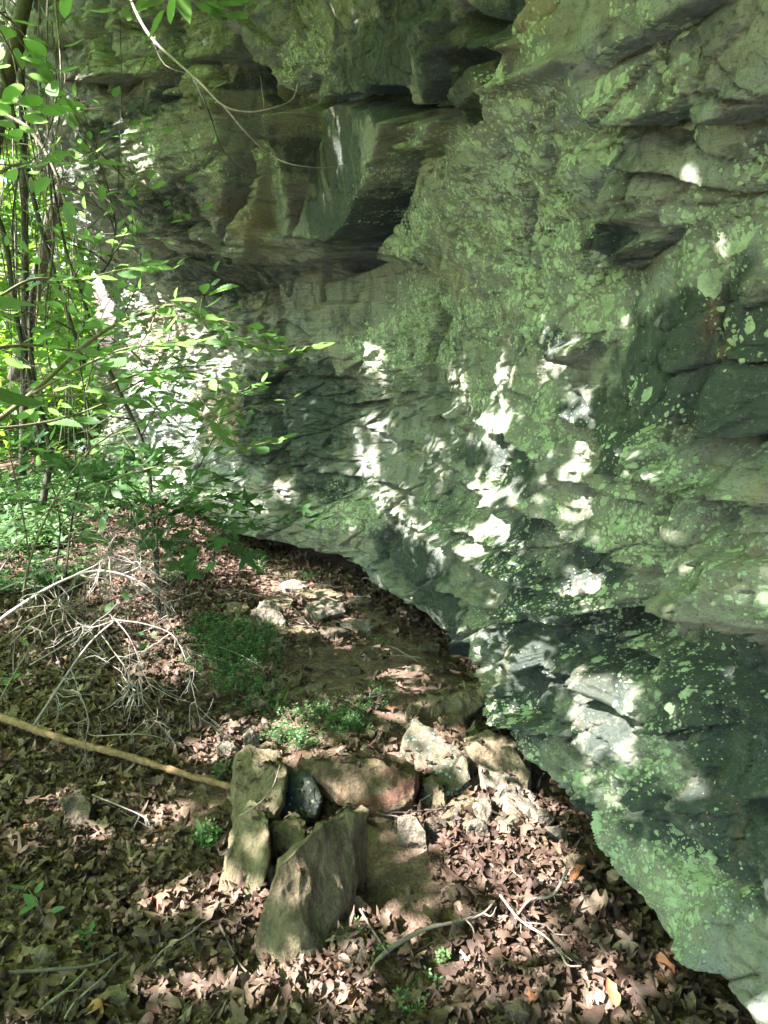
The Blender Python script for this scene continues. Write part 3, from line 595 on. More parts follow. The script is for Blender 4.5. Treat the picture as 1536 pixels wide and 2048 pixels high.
# sun patches seen in the photograph (pixel ellipse: u, v, ru, rv, rotation, how closed): the canopy is left open towards them
SUNP = [(1212, 1452, 62, 58, 20, 1), (1062, 1340, 40, 42, 15, 1), (965, 1310, 34, 40, 20, .8), (1018, 1285, 12, 24, 0, 1), (752, 735, 22, 42, 15, 1),  (678, 312, 10, 20, -10, 1), (925, 790, 22, 50, 5, 1), (1010, 760, 26, 34, 30, 1),
 (1000, 845, 36, 22, 0, 1), (965, 885, 36, 12, 0, 1), (1000, 910, 16, 22, 0, .9), (1020, 890, 22, 9, 10, 1), (1000, 938, 24, 8, 5, 1), (1100, 700, 22, 34, 10, .9), (1085, 745, 14, 20, 0, .9), (1172, 825, 18, 30, 0, 1), (1165, 925, 22, 16, 30, .9), (875, 905, 16, 15, 0, 1),
 (1030, 990, 30, 14, -10, 1), (1168, 1020, 30, 34, 0, .9), (735, 930, 26, 60, -12, 1), (770, 1005, 28, 40, -30, 1), (820, 1060, 40, 28, 35, 1), (875, 1105, 26, 16, 35, .9), (760, 860, 30, 18, 30, .9), (1000, 1060, 50, 44, 15, 1), (1050, 1050, 28, 30, 0, 1), (945, 1085, 16, 30, 0, .9),  
 (1175, 1160, 16, 14, 0, .9), (1000, 1175, 26, 12, 25, .9),   (1245, 1290, 24, 18, 20, .9), (1245, 1330, 8, 12, 0, .9), (1345, 1130, 14, 22, 30, .9),   (568, 985, 18, 34, -15, 1),
 (345, 385, 14, 22, -10, 1), (400, 430, 24, 46, -15, .9), (275, 330, 30, 34, 0, .7), (300, 335, 16, 26, 0, .8), (215, 370, 9, 26, -15, 1), (450, 1000, 50, 10, 20, .7), (480, 960, 20, 30, -20, .7), (430, 850, 20, 40, -20, .8), (520, 1020, 30, 12, 20, .7),
 (240, 600, 130, 110, 0, .45), (150, 450, 70, 140, 0, .55), (300, 820, 130, 90, 0, .38), (180, 760, 80, 120, 0, .45), (380, 900, 70, 40, 0, .5), (120, 250, 40, 90, 0, .5),
 # ground
 (520, 1160, 120, 40, 8, .95), (430, 1130, 60, 24, 0, .95), (620, 1195, 80, 26, 12, 1), (560, 1230, 60, 24, 0, .9), (650, 1220, 60, 22, 10, 1), (700, 1290, 60, 16, 12, .7), (740, 1300, 40, 10, 15, .8), (590, 1260, 50, 8, 5, .6), (650, 1280, 50, 8, 5, .6),
 (480, 1480, 60, 26, 0, 1), (440, 1510, 50, 22, 0, .8), (560, 1475, 50, 16, 0, .95), (600, 1490, 40, 10, 0, .6), (820, 1370, 30, 16, 0, .5), (790, 1350, 20, 10, 0, .8), (830, 1345, 12, 10, 0, 1), (760, 1400, 30, 10, 10, .5), (780, 1440, 30, 10, 10, .6), (870, 1480, 20, 24, 40, .8), (850, 1475, 12, 12, 0, .8),
 (895, 1500, 26, 14, 30, .8), (805, 1520, 14, 18, 0, 1), (895, 1545, 18, 18, 0, 1), (860, 1545, 10, 18, 0, .7), (930, 1530, 20, 20, 0, .8), (970, 1560, 30, 30, 35, .9), (1010, 1590, 40, 26, 35, .9), (1060, 1620, 30, 22, 35, .7), (950, 1670, 90, 50, 15, .72), (1040, 1680, 80, 40, 30, .72), (960, 1700, 60, 30, 0, .7), (1000, 1750, 80, 34, 10, .7),
 (1090, 1740, 70, 30, 20, .7), (1120, 1765, 50, 20, 20, .75), (1030, 1800, 50, 20, 0, .6), (960, 1760, 40, 20, 0, .7), (1060, 1850, 50, 24, 0, .45), (1180, 1840, 26, 16, 0, .6), (1030, 1880, 60, 20, 0, .4), (960, 1920, 70, 22, 0, .5), (1120, 1910, 60, 20, 0, .4), (1220, 1990, 50, 30, 0, 1), (1190, 2020, 40, 20, 0, 1), (1230, 2030, 50, 16, 0, .9),
 (1300, 1900, 12, 12, 0, .6), (910, 1960, 30, 20, 0, .6), (980, 2000, 20, 12, 0, .7), (500, 1720, 26, 22, 0, 1), (460, 1790, 34, 26, 0, .9), (510, 1810, 40, 24, 0, .8), (540, 1870, 20, 34, 0, .8), (600, 1960, 60, 34, 10, .85), (660, 1960, 30, 30, 0, .8), (540, 1960, 26, 14, 0, .7), (330, 1820, 14, 10, 0, 1), (370, 1815, 30, 8, 0, .6),
 (690, 1500, 20, 8, 0, .5), (700, 1560, 16, 16, 30, .9), (730, 1545, 8, 16, -20, 1), (620, 1545, 10, 16, 0, .9), (640, 1570, 14, 12, 0, .6), (830, 1650, 12, 16, 0, .9), (800, 1640, 20, 14, 0, .6), (620, 1725, 10, 6, 0, 1), (660, 1660, 16, 5, -30, 1), (720, 1850, 40, 20, 0, .5), (800, 1855, 40, 20, 0, .5), (840, 1710, 30, 10, 0, .7),
 (290, 1350, 40, 12, 0, .5), (400, 1560, 20, 8, 0, .5), (280, 1600, 14, 8, 0, .8), (210, 1680, 40, 20, 0, .4), (145, 1600, 20, 6, 0, .8), (100, 1690, 60, 20, 0, .25), (330, 1640, 30, 12, 0, .4), (430, 1990, 60, 20, 0, .4), (700, 2010, 60, 24, 0, .6), (320, 1990, 20, 14, 0, .7),
 (250, 1180, 80, 70, 0, .8), (240, 1090, 60, 40, 0, .6), (300, 1250, 60, 60, 0, .7), (150, 1010, 90, 60, 0, .5), (60, 1130, 60, 60, 0, .5), (350, 1310, 30, 60, 0, .8), (60, 1060, 70, 50, 0, .6)]
RES = 0.0125
_c = np.array([(x, y, z) for x in (-6.5, 1.8) for y in (-0.5, 12.5) for z in (0, 4.8)])
A0, A1 = (_c @ SA).min(), (_c @ SA).max(); B0, B1 = (_c @ SB).min(), (_c @ SB).max()
hole = np.zeros((int((B1 - B0) / RES), int((A1 - A0) / RES)), bool)
for q_, (u, v, ru, rv, rot, dens) in enumerate(SUNP):
    if q_ >= 55: ru *= 1.12; rv *= 1.12
    if q_ < 48: ru *= .82 + .2 * (q_ in (0, 1, 2)); rv *= .82 + .2 * (q_ in (0, 1, 2))
    c, s_ = math.cos(math.radians(rot)), math.sin(math.radians(rot))
    st_ = max(2.5, min(7, min(ru, rv) / 4)); qa, qb = np.meshgrid(np.arange(-ru, ru + .1, st_), np.arange(-rv, rv + .1, st_)); qa = qa.ravel(); qb = qb.ravel()
    m = (qa / ru) ** 2 + (qb / rv) ** 2 < 1; _ct = hit(u, v); _cd = _ct[1] / ray(u, v)[1]
    if dens < 1: m &= (0.6 * vn(u * .7 + qa / 13.0, v * .7 + qb / 8.0, 5) + 0.4 * vn(qa / 26.0 + u, qb / 15.0 + v, 6)) < 0.27 + 0.38 * dens
    for a, b in zip(qa[m], qb[m]):
        p = hit(u + a * c - b * s_, v + a * s_ + b * c) 
        ia = int((p @ SA - A0) / RES); ib = int((p @ SB - B0) / RES); r_ = 2 if q_ in (0, 1) else 1
        if 3 < ia < hole.shape[1] - 4 and 3 < ib < hole.shape[0] - 4: hole[ib - r_ + 1:ib + r_ + 1, ia - r_ + 1:ia + r_ + 1] = True
for u, v, Y, r_ in [(500, 690, 2.05, 22), (420, 820, 2.0, 20), (370, 610, 2.1, 20), (160, 560, 2.0, 30), (260, 700, 1.9, 22), (150, 830, 1.8, 30), (400, 745, 2., 20), (630, 710, 2.05, 26), (540, 890, 2.0, 26), (450, 660, 2.1, 26), (200, 690, 1.9, 30), (230, 765, 1.9, 30), (330, 775, 1.95, 26), (120, 640, 1.9, 34), (60, 720, 1.8, 34), (300, 600, 2.1, 22), (250, 1150, 2.5, 40), (300, 1200, 2.5, 36), (170, 1160, 2.45, 40), (350, 1290, 2.4, 24), (210, 1270, 2.45, 30), (390, 1400, 2.35, 18), (90, 1190, 2.4, 34)]:
    for a in np.arange(-r_, r_, 4.0):
        for b in np.arange(-r_, r_, 4.0):
            if a * a + b * b < r_ * r_ and (ia_ := int((P(u + a, v + b, Y) @ SA - A0) / RES)) > 3 and (ib_ := int((P(u + a, v + b, Y) @ SB - B0) / RES)) > 3: hole[ib_:ib_ + 2, ia_:ia_ + 2] = True
cum = np.pad(hole.astype(np.int32).cumsum(0).cumsum(1), ((1, 0), (1, 0)))
def hfrac(ia, ib, r):
    y0 = np.clip(ib - r, 0, hole.shape[0]); y1 = np.clip(ib + r + 1, 0, hole.shape[0]); x0 = np.clip(ia - r, 0, hole.shape[1]); x1 = np.clip(ia + r + 1, 0, hole.shape[1])
    return (cum[y1, x1] - cum[y0, x1] - cum[y1, x0] + cum[y0, x0]) / np.maximum(1, (y1 - y0) * (x1 - x0))
CV = Leaves(); CT = [leaf_strip(ovate(.42), 5, .5, .25, .4, .1, k) for k in range(4)] + [leaf_star(5, .2, k, .55) for k in range(2)]
CF = [leaf_strip(ovate(.42), 4, .4, .2, .3, .1, k) for k in range(4)]
for sp_, lsz, rw, lay_ in ((0.10, .21, 6, 0), (0.10, .20, 6, 1), (0.10, .20, 6, 1), (0.042, .085, 2, 2), (0.042, .080, 2, 3)):
    aa, bb = np.meshgrid(np.arange(A0, A1, sp_), np.arange(B0, B1, sp_)); aa = aa.ravel() + RNG.uniform(-.45, .45, aa.size) * sp_; bb = bb.ravel() + RNG.uniform(-.45, .45, bb.size) * sp_
    ia = ((aa - A0) / RES).astype(int); ib = ((bb - B0) / RES).astype(int); fr = hfrac(ia, ib, rw)
    kp = fr < 0.04 if lay_ < 2 else (fr < 0.46) & (hfrac(ia, ib, 13) > 0)
    aa, bb = aa[kp], bb[kp]
    p0 = aa[:, None] * SA + bb[:, None] * SB
    land = p0 - (p0[:, 2] / SUN[2])[:, None] * SUN
    op = sstep(3.8, 5.4, land[:, 1]) * sstep(-1.0, -1.9, land[:, 0]); op = np.maximum(op, .72 * sstep(6.2, 7.2, land[:, 1])); op = np.maximum(op, sstep(-1.9 - .25 * np.maximum(0, land[:, 1] - 2), -2.6 - .25 * np.maximum(0, land[:, 1] - 2), land[:, 0]) * .9)
    kk = (RNG.uniform(0, 1, len(aa)) > op * (1.15 if lay_ > 1 else .95)) & ((vn(aa * 3.1, bb * 3.1, 12) > op * .75) | (op < .05)); aa, p0 = aa[kk], p0[kk]
    zt = 2.95 + RNG.uniform(0, .45, len(aa)) + (lay_ % 2) * 0.15
    pp = p0 + ((zt - p0[:, 2]) / SUN[2])[:, None] * SUN
    pp = pp + (0.55 * np.maximum(0, pp[:, 1] - 1.5) / SUN[2])[:, None] * SUN
    m = (pp[:, 0] < np.interp(pp[:, 1], BYS, BXS) - 0.9); pp = pp[m]
    T_ = CT if lay_ < 2 else CF; tid = RNG.integers(0, len(T_), len(pp))
    for k in range(len(T_)):
        mm = tid == k; q = mm.sum()
        CV.add(T_[k], pp[mm], rot_mats(RNG.uniform(0, 6.28, q), RNG.normal(-.25, .35, q), RNG.normal(0, .4, q)), lsz * RNG.uniform(.9, 1.15, q), RNG.uniform(0, 1, q))
aa, bb = np.meshgrid(np.arange(A0, A1, .085), np.arange(B0, B1, .085)); aa = aa.ravel() + RNG.uniform(-.04, .04, aa.size); bb = bb.ravel() + RNG.uniform(-.04, .04, bb.size)
fr = hfrac(((aa - A0) / RES).astype(int), ((bb - B0) / RES).astype(int), 4); aa, bb = aa[fr < .12], bb[fr < .12]; hi = []
for a, b in zip(aa, bb):
    p = a * SA + b * SB + SUN * 14; r = BV_C.ray_cast(Vector(p), Vector(-SUN))
    if r[0] is not None and r[0].z > 1.15 and r[0].y < 5.5 + 2.2 * (r[0].z > 2.1): hi.append(np.array(r[0]) + SUN * (1.3 + RNG.uniform(0, .5) + (0.6 if RNG.uniform() < .5 else 0)))  # extra unseen leaves added sunward of the wall to block stray sun
hi = np.array(hi)
for _ in range(9):
    uu, vv, _d = project(hi[:, 0], hi[:, 1], hi[:, 2]); iv = (uu > -40) & (uu < 1590) & (vv > -40) & (hi[:, 1] > .1); hi[iv] += SUN * .35
hi = hi[(hi[:, 2] > 2.2)]; hi = np.vstack([hi, hi + SUN * .25 + RNG.normal(0, .03, hi.shape)])
uu, vv, _d = project(hi[:, 0], hi[:, 1], hi[:, 2]); hi = hi[~((uu > -20) & (uu < 1560) & (vv > -20) & (hi[:, 1] > .1))]
q = len(hi); CV.add(CT[0], hi, rot_mats(RNG.uniform(0, 6.28, q), RNG.normal(-.25, .35, q), RNG.normal(0, .4, q)), .16 * RNG.uniform(.9, 1.15, q), RNG.uniform(0, 1, q))
print('canopy leaves', sum(len(a) for a in CV.f), 'hole', hole.mean())
tag(CV.build('tree_canopy', M_CANOPY), kind='stuff')

# ------------------------------------------------------------------ loose rocks: hulls with broken faces
def rock_material(name, c1, c2, moss=0.35, lich=0.0, lcol=(0.30, 0.42, 0.38), red=0.0):
    t = NT(name); co = t.coord(); n1 = t.noise(co, 7, 5, 0.6, .5); n2 = t.noise(co, 38, 6, 0.7); n3 = t.noise(co, 150, 3, 0.7)
    c = t.mix(t.ramp(n1, [(0.35, 0), (0.65, 1)]), c1, c2); c = t.mix(t.ramp(n2, [(0.35, 0.6), (0.5, 0)]), c, tuple(0.45 * k for k in c1))
    up = t.n('ShaderNodeSeparateXYZ', {0: t.n('ShaderNodeNewGeometry').outputs['Normal']}).outputs[2]
    mf = t.math('MULTIPLY', t.ramp(t.math('ADD', n1, t.math('MULTIPLY', n2, 0.6)), [(0.72, 0), (0.95, 1)]), moss)
    c = t.mix(mf, c, (0.085, 0.105, 0.040))
    if lich:
        v = t.n('ShaderNodeTexVoronoi', {'Vector': co, 'Scale': 55.0}); r = t.n('ShaderNodeSeparateColor', {0: v.outputs['Color']}).outputs[0]
        e = t.math('SUBTRACT', t.math('MULTIPLY', r, 0.42 * lich), t.math('ADD', v.outputs['Distance'], t.math('MULTIPLY', t.math('SUBTRACT', n2, .5), .4)))
        c = t.mix(t.maprange(e, -0.02, 0.03), c, lcol)
    if red: c = t.mix(t.math('MULTIPLY', t.ramp(n1, [(0.5, 0), (0.56, 1)]), red), c, (0.13, 0.06, 0.04))
    st = t.noise(t.n('ShaderNodeMapping', {'Vector': co, 'Scale': (26, 26, 4.5), 'Rotation': (.3, .25, 0)}).outputs[0], 1.6, 7, .7, .8)
    c = t.mix(t.ramp(st, [(.36, .6), (.47, 0)]), c, tuple(0.4 * k for k in c1)); c = t.mix(t.ramp(st, [(.55, 0), (.66, .5)]), c, tuple(min(1, 1.35 * k) for k in c2))
    b = t.bump(st, .9, .02); b = t.bump(t.math('ADD', t.noise(co, 16, 7, .7, .6), t.math('MULTIPLY', n2, .6)), 1.0, 0.03, b); b = t.bump(n3, 0.5, 0.003, b)
    return t.done(t.bsdf(c, 0.8, b, 0.3))
MR = {'tan': rock_material("tan_sandstone", (0.19, 0.145, 0.085), (0.30, 0.235, 0.145), .55),
      'pale': rock_material("pale_sandstone", (0.20, 0.165, 0.12), (0.30, 0.25, 0.19), .25, .4),
      'brown': rock_material("brown_sandstone", (0.14, 0.10, 0.06), (0.23, 0.17, 0.10), .45, 0, red=.9),
      'blue': rock_material("lichened_slab", (0.12, 0.108, 0.075), (0.20, 0.17, 0.12), .4, 1.0),
      'dark': rock_material("dark_stone", (0.035, 0.045, 0.045), (0.10, 0.11, 0.095), .2, .7, (0.26, 0.34, 0.16)),
      'soil': rock_material("earthy_stone", (0.10, 0.075, 0.052), (0.19, 0.14, 0.10), .3)}
def RP(u, v, z):
    d = ray(u, v); t = (CAMZ - z) / -d[2]; return np.array([0, 0, CAMZ]) + d * t
def hull_rock(name, pts, mat, label=None, cat='rock', group=None, cuts=None, amp=1.0, seed=0, dst=None):
    pts = np.array(pts, float); cen = pts.mean(0); size = np.linalg.norm(pts.max(0) - pts.min(0))
    bm = bmesh.new()
    for p in pts: bm.verts.new(p - cen)
    r = bmesh.ops.convex_hull(bm, input=bm.verts)
    bmesh.ops.delete(bm, geom=list({g for g in r['geom_interior'] if isinstance(g, bmesh.types.BMVert)}), context='VERTS')
    bmesh.ops.dissolve_limit(bm, angle_limit=0.05, verts=bm.verts, edges=bm.edges)
    if cuts is None: cuts = 6 if size > .2 else (5 if size > .12 else 4)
    bmesh.ops.bevel(bm, geom=bm.edges[:] , offset=size * 0.010, segments=1, affect='EDGES', profile=.5, clamp_overlap=True)
    bmesh.ops.triangulate(bm, faces=bm.faces)
    for _ in range(cuts):
        L = size / 2 ** (_ + 1.2); ed = [e for e in bm.edges if e.calc_length() > L * 0.8]
        if ed: bmesh.ops.subdivide_edges(bm, edges=ed, cuts=1); bmesh.ops.triangulate(bm, faces=[f for f in bm.faces if len(f.verts) > 3])
    bm.normal_update(); co = np.array([v.co for v in bm.verts]); nn = np.array([v.normal for v in bm.verts])
    q = (co + seed * 3.7) / size
    def scal(f, kk):                                        # scalloped breaks: bowls with sharp ridges between
        p = q * f * np.array([1, 1, .75]); i = np.floor(p).astype(np.int64); best = np.full(len(p), 9.0)
        for a in (-1, 0, 1):
            for b in (-1, 0, 1):
                for c in (-1, 0, 1):
                    ii, jj = i[:, 0] + a + 31 * (i[:, 2] + c), i[:, 1] + b + 57 * (i[:, 2] + c)
                    d = (p[:, 0] - i[:, 0] - a - h2(ii, jj, kk)) ** 2 + (p[:, 1] - i[:, 1] - b - h2(ii, jj, kk + 1)) ** 2 + (p[:, 2] - i[:, 2] - c - h2(ii, jj, kk + 2)) ** 2
                    best = np.minimum(best, d)
        return best
    d2 = fbm(q[:, 0] * 4 + q[:, 2] * 3, q[:, 1] * 4 - q[:, 2] * 2.5, 4, seed + 5); d4 = fbm(q[:, 0] * 18 + q[:, 2] * 13, q[:, 1] * 18 - q[:, 2] * 14, 3, seed + 7)
    co = co + nn * (size * amp * (0.085 * scal(2.6, seed) + 0.050 * scal(6.5, seed + 40) + 0.020 * scal(17, seed + 80) + 0.04 * d2 + 0.010 * d4 - .055))[:, None]
    for v, c in zip(bm.verts, co): v.co = c
    me = bpy.data.meshes.new(name); bm.to_mesh(me); bm.free(); me.polygons.foreach_set("use_smooth", np.ones(len(me.polygons), bool)); me.set_sharp_from_angle(angle=.55); me.materials.append(mat)
    o = bpy.data.objects.new(name, me); COL.objects.link(o); o.location = cen
    return tag(o, label, cat, group)
def pxrock(label, px, back, mat, drop=0.06, seed=0, amp=1.0, name='rock', cat='rock', group=None, **k):
    """px: (u, v, height) corners seen in the photograph; back: how far the rock goes on away from the viewer"""
    f = np.array([RP(*p) for p in px]); c = f.mean(0); d = np.array([c[0], c[1], 0]); d /= np.linalg.norm(d)
    b = f + d * back; b[:, 2] -= 0.25 * back; lo = f + d * back * .5; lo[:, 2] = np.minimum(lo[:, 2], 0) - drop
    return hull_rock(name, np.vstack([f, b, lo]), MR[mat], label, cat, group, amp=amp, seed=seed, **k)
pxrock("tall ridged tan rock standing on edge, nearest of the pile", [(508, 1915, .02), (540, 1930, -.02), (600, 1975, -.03), (505, 1880, .07), (545, 1790, .16), (556, 1735, .23), (600, 1690, .265), (645, 1648, .285), (690, 1614, .275), (738, 1626, .235), (730, 1700, .12), (705, 1790, .04), (680, 1880, -.02)], .05, 'tan', seed=3, amp=.8)
pxrock("upright tan rock pillar at the left end of the pile, at the log's tip", [(472, 1530, .19), (500, 1508, .22), (560, 1516, .21), (575, 1545, .19), (550, 1640, .10), (468, 1640, .06), (466, 1580, .12)], .10, 'tan', seed=5, amp=.8)
pxrock("narrow leaning rock with sunlit foot, left of the tall ridged rock", [(470, 1650, .14), (500, 1615, .17), (535, 1640, .17), (540, 1680, .12), (530, 1760, .05), (500, 1830, -.02), (430, 1820, -.02), (440, 1760, .05), (462, 1700, .10)], .08, 'tan', seed=8, amp=.8)
pxrock("dark blue-grey lichen-spotted stone between the pillar and the long brown rock", [(540, 1570, .12), (575, 1545, .14), (625, 1555, .14), (640, 1600, .10), (630, 1635, .05), (560, 1640, .03), (540, 1610, .06)], .08, 'dark', seed=12, amp=.6)
pxrock("long brown rock with a dark red face lying across the top of the pile", [(590, 1522, .17), (640, 1518, .20), (770, 1530, .19), (836, 1556, .16), (832, 1605, .09), (775, 1622, .07), (690, 1596, .09), (630, 1562, .13)], .12, 'brown', seed=15, amp=.8)
pxrock("small angular tan rock in the shaded gap left of the tall standing rock", [(545, 1660, .10), (590, 1645, .11), (612, 1660, .10), (605, 1690, .06), (575, 1710, .02), (540, 1712, .02)], .06, 'tan', seed=18)
pxrock("big leaning slab with blue-green lichen, right of the long brown rock", [(826, 1438, .15), (860, 1460, .15), (935, 1520, .13), (945, 1555, .10), (900, 1600, .05), (835, 1580, .04), (782, 1535, .06), (800, 1480, .11)], .06, 'blue', seed=21, amp=.7)
pxrock("broad yellow-brown block beside the dark hollow at the cliff foot", [(820, 1418, .14), (850, 1396, .16), (915, 1382, .17), (975, 1374, .18), (962, 1408, .13), (930, 1438, .08), (860, 1450, .07), (825, 1440, .08)], .10, 'tan', seed=25)
pxrock("smooth olive rock under the cliff lip, right of the pale slab", [(925, 1490, .15), (985, 1480, .16), (1030, 1495, .15), (1064, 1545, .08), (1055, 1580, .03), (1010, 1560, .05), (960, 1520, .10)], .08, 'tan', seed=28, amp=.7)
pxrock("long pale slab ridge catching sun beside the cliff foot", [(950, 1518, .09), (985, 1512, .09), (1030, 1565, .07), (1075, 1625, .05), (1130, 1700, 0), (1105, 1705, -.01), (1040, 1640, .02), (975, 1590, .05)], .08, 'pale', seed=31, amp=.7)
pxrock("rounded tan rock sunlit on top, between the long brown rock and the leaf bank", [(845, 1570, .10), (865, 1556, .12), (888, 1575, .11), (892, 1610, .06), (872, 1628, .03), (846, 1605, .05)], .06, 'tan', seed=34)
pxrock("flat-topped wedge of stone in the litter below the lichened slab", [(893, 1610, .07), (925, 1602, .08), (948, 1610, .07), (942, 1628, .04), (900, 1632, .03)], .05, 'tan', seed=37)
pxrock("square stone with a round sun spot, right of the flat-topped wedge", [(948, 1606, .08), (975, 1602, .08), (985, 1622, .06), (972, 1650, .02), (950, 1645, .02)], .05, 'pale', seed=40)
pxrock("thin pointed pale slab with sun ripples, right of the tall standing rock", [(796, 1640, .10), (830, 1632, .11), (852, 1665, .07), (853, 1690, .02), (835, 1690, .01), (805, 1665, .04)], .03, 'pale', seed=43, amp=.5)
pxrock("flat shaded slab lying in bare soil near the green weed patch", [(524, 1372, .04), (560, 1352, .05), (605, 1348, .05), (600, 1368, .03), (560, 1384, .02), (530, 1384, .02)], .06, 'tan', seed=46, amp=.6)
pxrock("little orange cube of stone in half shade, upper middle of the ground", [(772, 1352, .05), (782, 1340, .06), (797, 1352, .05), (794, 1368, .02), (778, 1370, .02)], .04, 'tan', seed=49)
pxrock("flat yellow stone beyond the orange cube, against the bare soil", [(806, 1344, .05), (825, 1332, .06), (856, 1340, .05), (852, 1352, .02), (815, 1354, .02)], .06, 'tan', seed=52)
pxrock("sunlit pinkish slab propped in the leaf bank far along the cliff foot", [(610, 1215, .06), (650, 1198, .09), (690, 1206, .08), (694, 1225, .03), (640, 1238, .02)], .14, 'pale', seed=55, amp=.6)
pxrock("tilted sunlit stone left of the propped slab", [(500, 1232, .05), (530, 1208, .12), (560, 1216, .10), (575, 1245, .03), (520, 1256, .0)], .10, 'pale', seed=58)
pxrock("low flat stone at the edge of the sun, beyond the weed patch", [(600, 1184, .05), (650, 1178, .07), (690, 1190, .06), (680, 1200, .02), (615, 1198, .02)], .15, 'tan', seed=61, amp=.6)
pxrock("round crumbling knob of earth and rotten wood in the litter at left", [(124, 1608, .09), (140, 1594, .11), (165, 1592, .11), (182, 1610, .09), (178, 1650, .03), (130, 1655, .02)], .07, 'soil', seed=64, amp=1.3, name='clod', cat='clod')
pxrock("dark flat stone sunk in soil to the right of the tall standing rock", [(672, 1872, .04), (700, 1862, .05), (725, 1880, .04), (740, 1915, .01), (705, 1950, 0), (675, 1935, .0)], .03, 'soil', seed=67, amp=.5)
pxrock("greenish stone at the lower left, above the bottom corner", [(66, 1905, .04), (85, 1898, .05), (115, 1908, .04), (116, 1935, .0), (75, 1940, 0)], .04, 'tan', seed=70)
pxrock("square greenish stone at the bottom edge, left of centre", [(212, 1995, .04), (255, 1984, .05), (264, 2010, .02), (262, 2030, .0), (218, 2025, 0)], .04, 'tan', seed=73, amp=.6)
pxrock("small wedge-shaped greenish stone up and left of the square one", [(160, 1970, .03), (185, 1962, .04), (204, 1970, .03), (178, 1990, 0)], .03, 'tan', seed=76)
pxrock("dull slab at the bottom edge between the leaves, right of centre", [(1008, 2030, .05), (1040, 2010, .06), (1062, 2030, .05), (1060, 2060, .0), (1010, 2062, 0)], .04, 'soil', seed=79, amp=.6)
pxrock("brown stone tucked behind the lichened slab's upper corner", [(880, 1440, .12), (925, 1436, .13), (940, 1470, .10), (900, 1490, .06), (868, 1470, .08)], .06, 'brown', seed=82)
pxrock("leaning stone in the deep shade of the hollow at the cliff foot", [(915, 1480, .10), (950, 1448, .14), (965, 1470, .10), (945, 1500, .05), (905, 1505, .05)], .05, 'tan', seed=85)
pxrock("upright sunlit stump of rock beyond the pillar, in the bright leaf patch", [(486, 1480, .09), (500, 1462, .13), (518, 1466, .12), (522, 1495, .03), (490, 1500, .02)], .06, 'pale', seed=88)
for k, (u, v, r_, ma, lb) in enumerate([(905, 1640, 20, 'tan', "fist-sized tan stone in the sunny litter below the wedge"), (1010, 1590, 22, 'pale', "pale stone resting on the low end of the slab ridge"), (1030, 1650, 18, 'tan', "stone half in sun under the right end of the slab ridge"),
        (870, 1655, 20, 'soil', "earthy stone left of the fist-sized tan stone"), (815, 1610, 16, 'brown', "brown stone under the right end of the long brown rock"), (455, 1500, 22, 'pale', "bright stone left of the sunlit stump of rock"), (540, 1500, 20, 'tan', "stone right of the sunlit stump, behind the pillar"),
        (770, 1520, 26, 'soil', "flat stone behind the long brown rock"), (740, 1470, 24, 'tan', "low stone among weeds above the long brown rock"), (1085, 1640, 18, 'pale', "pale stone at the tip of the slab ridge, by the dark gap"), (700, 1345, 24, 'soil', "earth-coloured stone in the bare soil, left of the orange cube"), (880, 1345, 22, 'soil', "dim stone in shade under the lip, right of the flat yellow one"),
        (590, 1405, 22, 'brown', "brown stone just below the flat shaded slab"), (520, 1410, 18, 'tan', "small stone left of the brown one, in the weeds"), (955, 1660, 22, 'pale', "rounded pale stone in full sun amid the pinkish leaves")]):
    g9 = np.random.default_rng(900 + k); pts_ = []
    for j in range(9):
        a_ = j / 9 * 6.28 + g9.uniform(-.3, .3); pts_.append((u + r_ * 1.15 * math.cos(a_) * g9.uniform(.8, 1.1), v + r_ * .7 * math.sin(a_) * g9.uniform(.8, 1.1), .035 - .03 * math.sin(a_) + g9.uniform(0, .015)))
    pxrock(lb, pts_, .035, ma, .03, 200 + k, .9)
rs = np.random.default_rng(5); n_small = 0
proto = [hull_rock('stone', rs.uniform(-1, 1, (14, 3)) * [1, .8, .45] * (rs.uniform(.8, 1, (14, 1))) * .05, MR[m_], "small stone scattered in the leaf litter", 'stone', "small stones in the litter", cuts=2, seed=100 + k) for k, m_ in enumerate(('tan', 'soil', 'tan', 'pale', 'brown'))]
STN = [(740, 1470), (700, 1440), (760, 1420), (650, 1410), (590, 1420), (720, 1385), (690, 1530), (450, 1540), (560, 1290), (770, 1480), (860, 1420), (1000, 1640), (1030, 1600), (1010, 1660), (880, 1650), (930, 1650), (780, 1460), (548, 1336), (470, 1200), (720, 1100), (600, 1150), (620, 1100), (430, 1230),
       (820, 1460), (640, 1420), (600, 1395), (750, 1350), (700, 1350), (900, 1440), (680, 1480), (760, 1520), (1060, 1640), (850, 1640), (905, 1470), (40, 1960), (110, 1990), (330, 1960), (560, 1385), (510, 1400), (1085, 1690), (640, 1390)]
STN += [(rs.uniform(840, 1080), rs.uniform(1440, 1700)) for _ in range(26)]
for yb_ in np.concatenate([rs.uniform(1.3, 3.6, 26), rs.uniform(3.6, 7, 20)]):
    STN.append((None, (float(np.interp(yb_, BYS, BXS)) + rs.uniform(-.22, .02), yb_)))
for k, (u, v) in enumerate(STN):
    o = proto[k % 5] if k < 5 else proto[k % 5].copy()
    if k >= 5: COL.objects.link(o)
    if u is None: p = (v[0], v[1], float(gh(v[0], v[1]))); sc = rs.uniform(.4, 1.2)
    else: p = G(u, v); sc = rs.uniform(.45, 1.1) * (1.0 if v > 1300 else 1.3); o.location = (p[0], p[1], p[2] + .012 * sc); o.rotation_euler = (rs.uniform(-.4, .4), rs.uniform(-.4, .4), rs.uniform(0, 6.28)); o.scale = (sc, sc, sc)

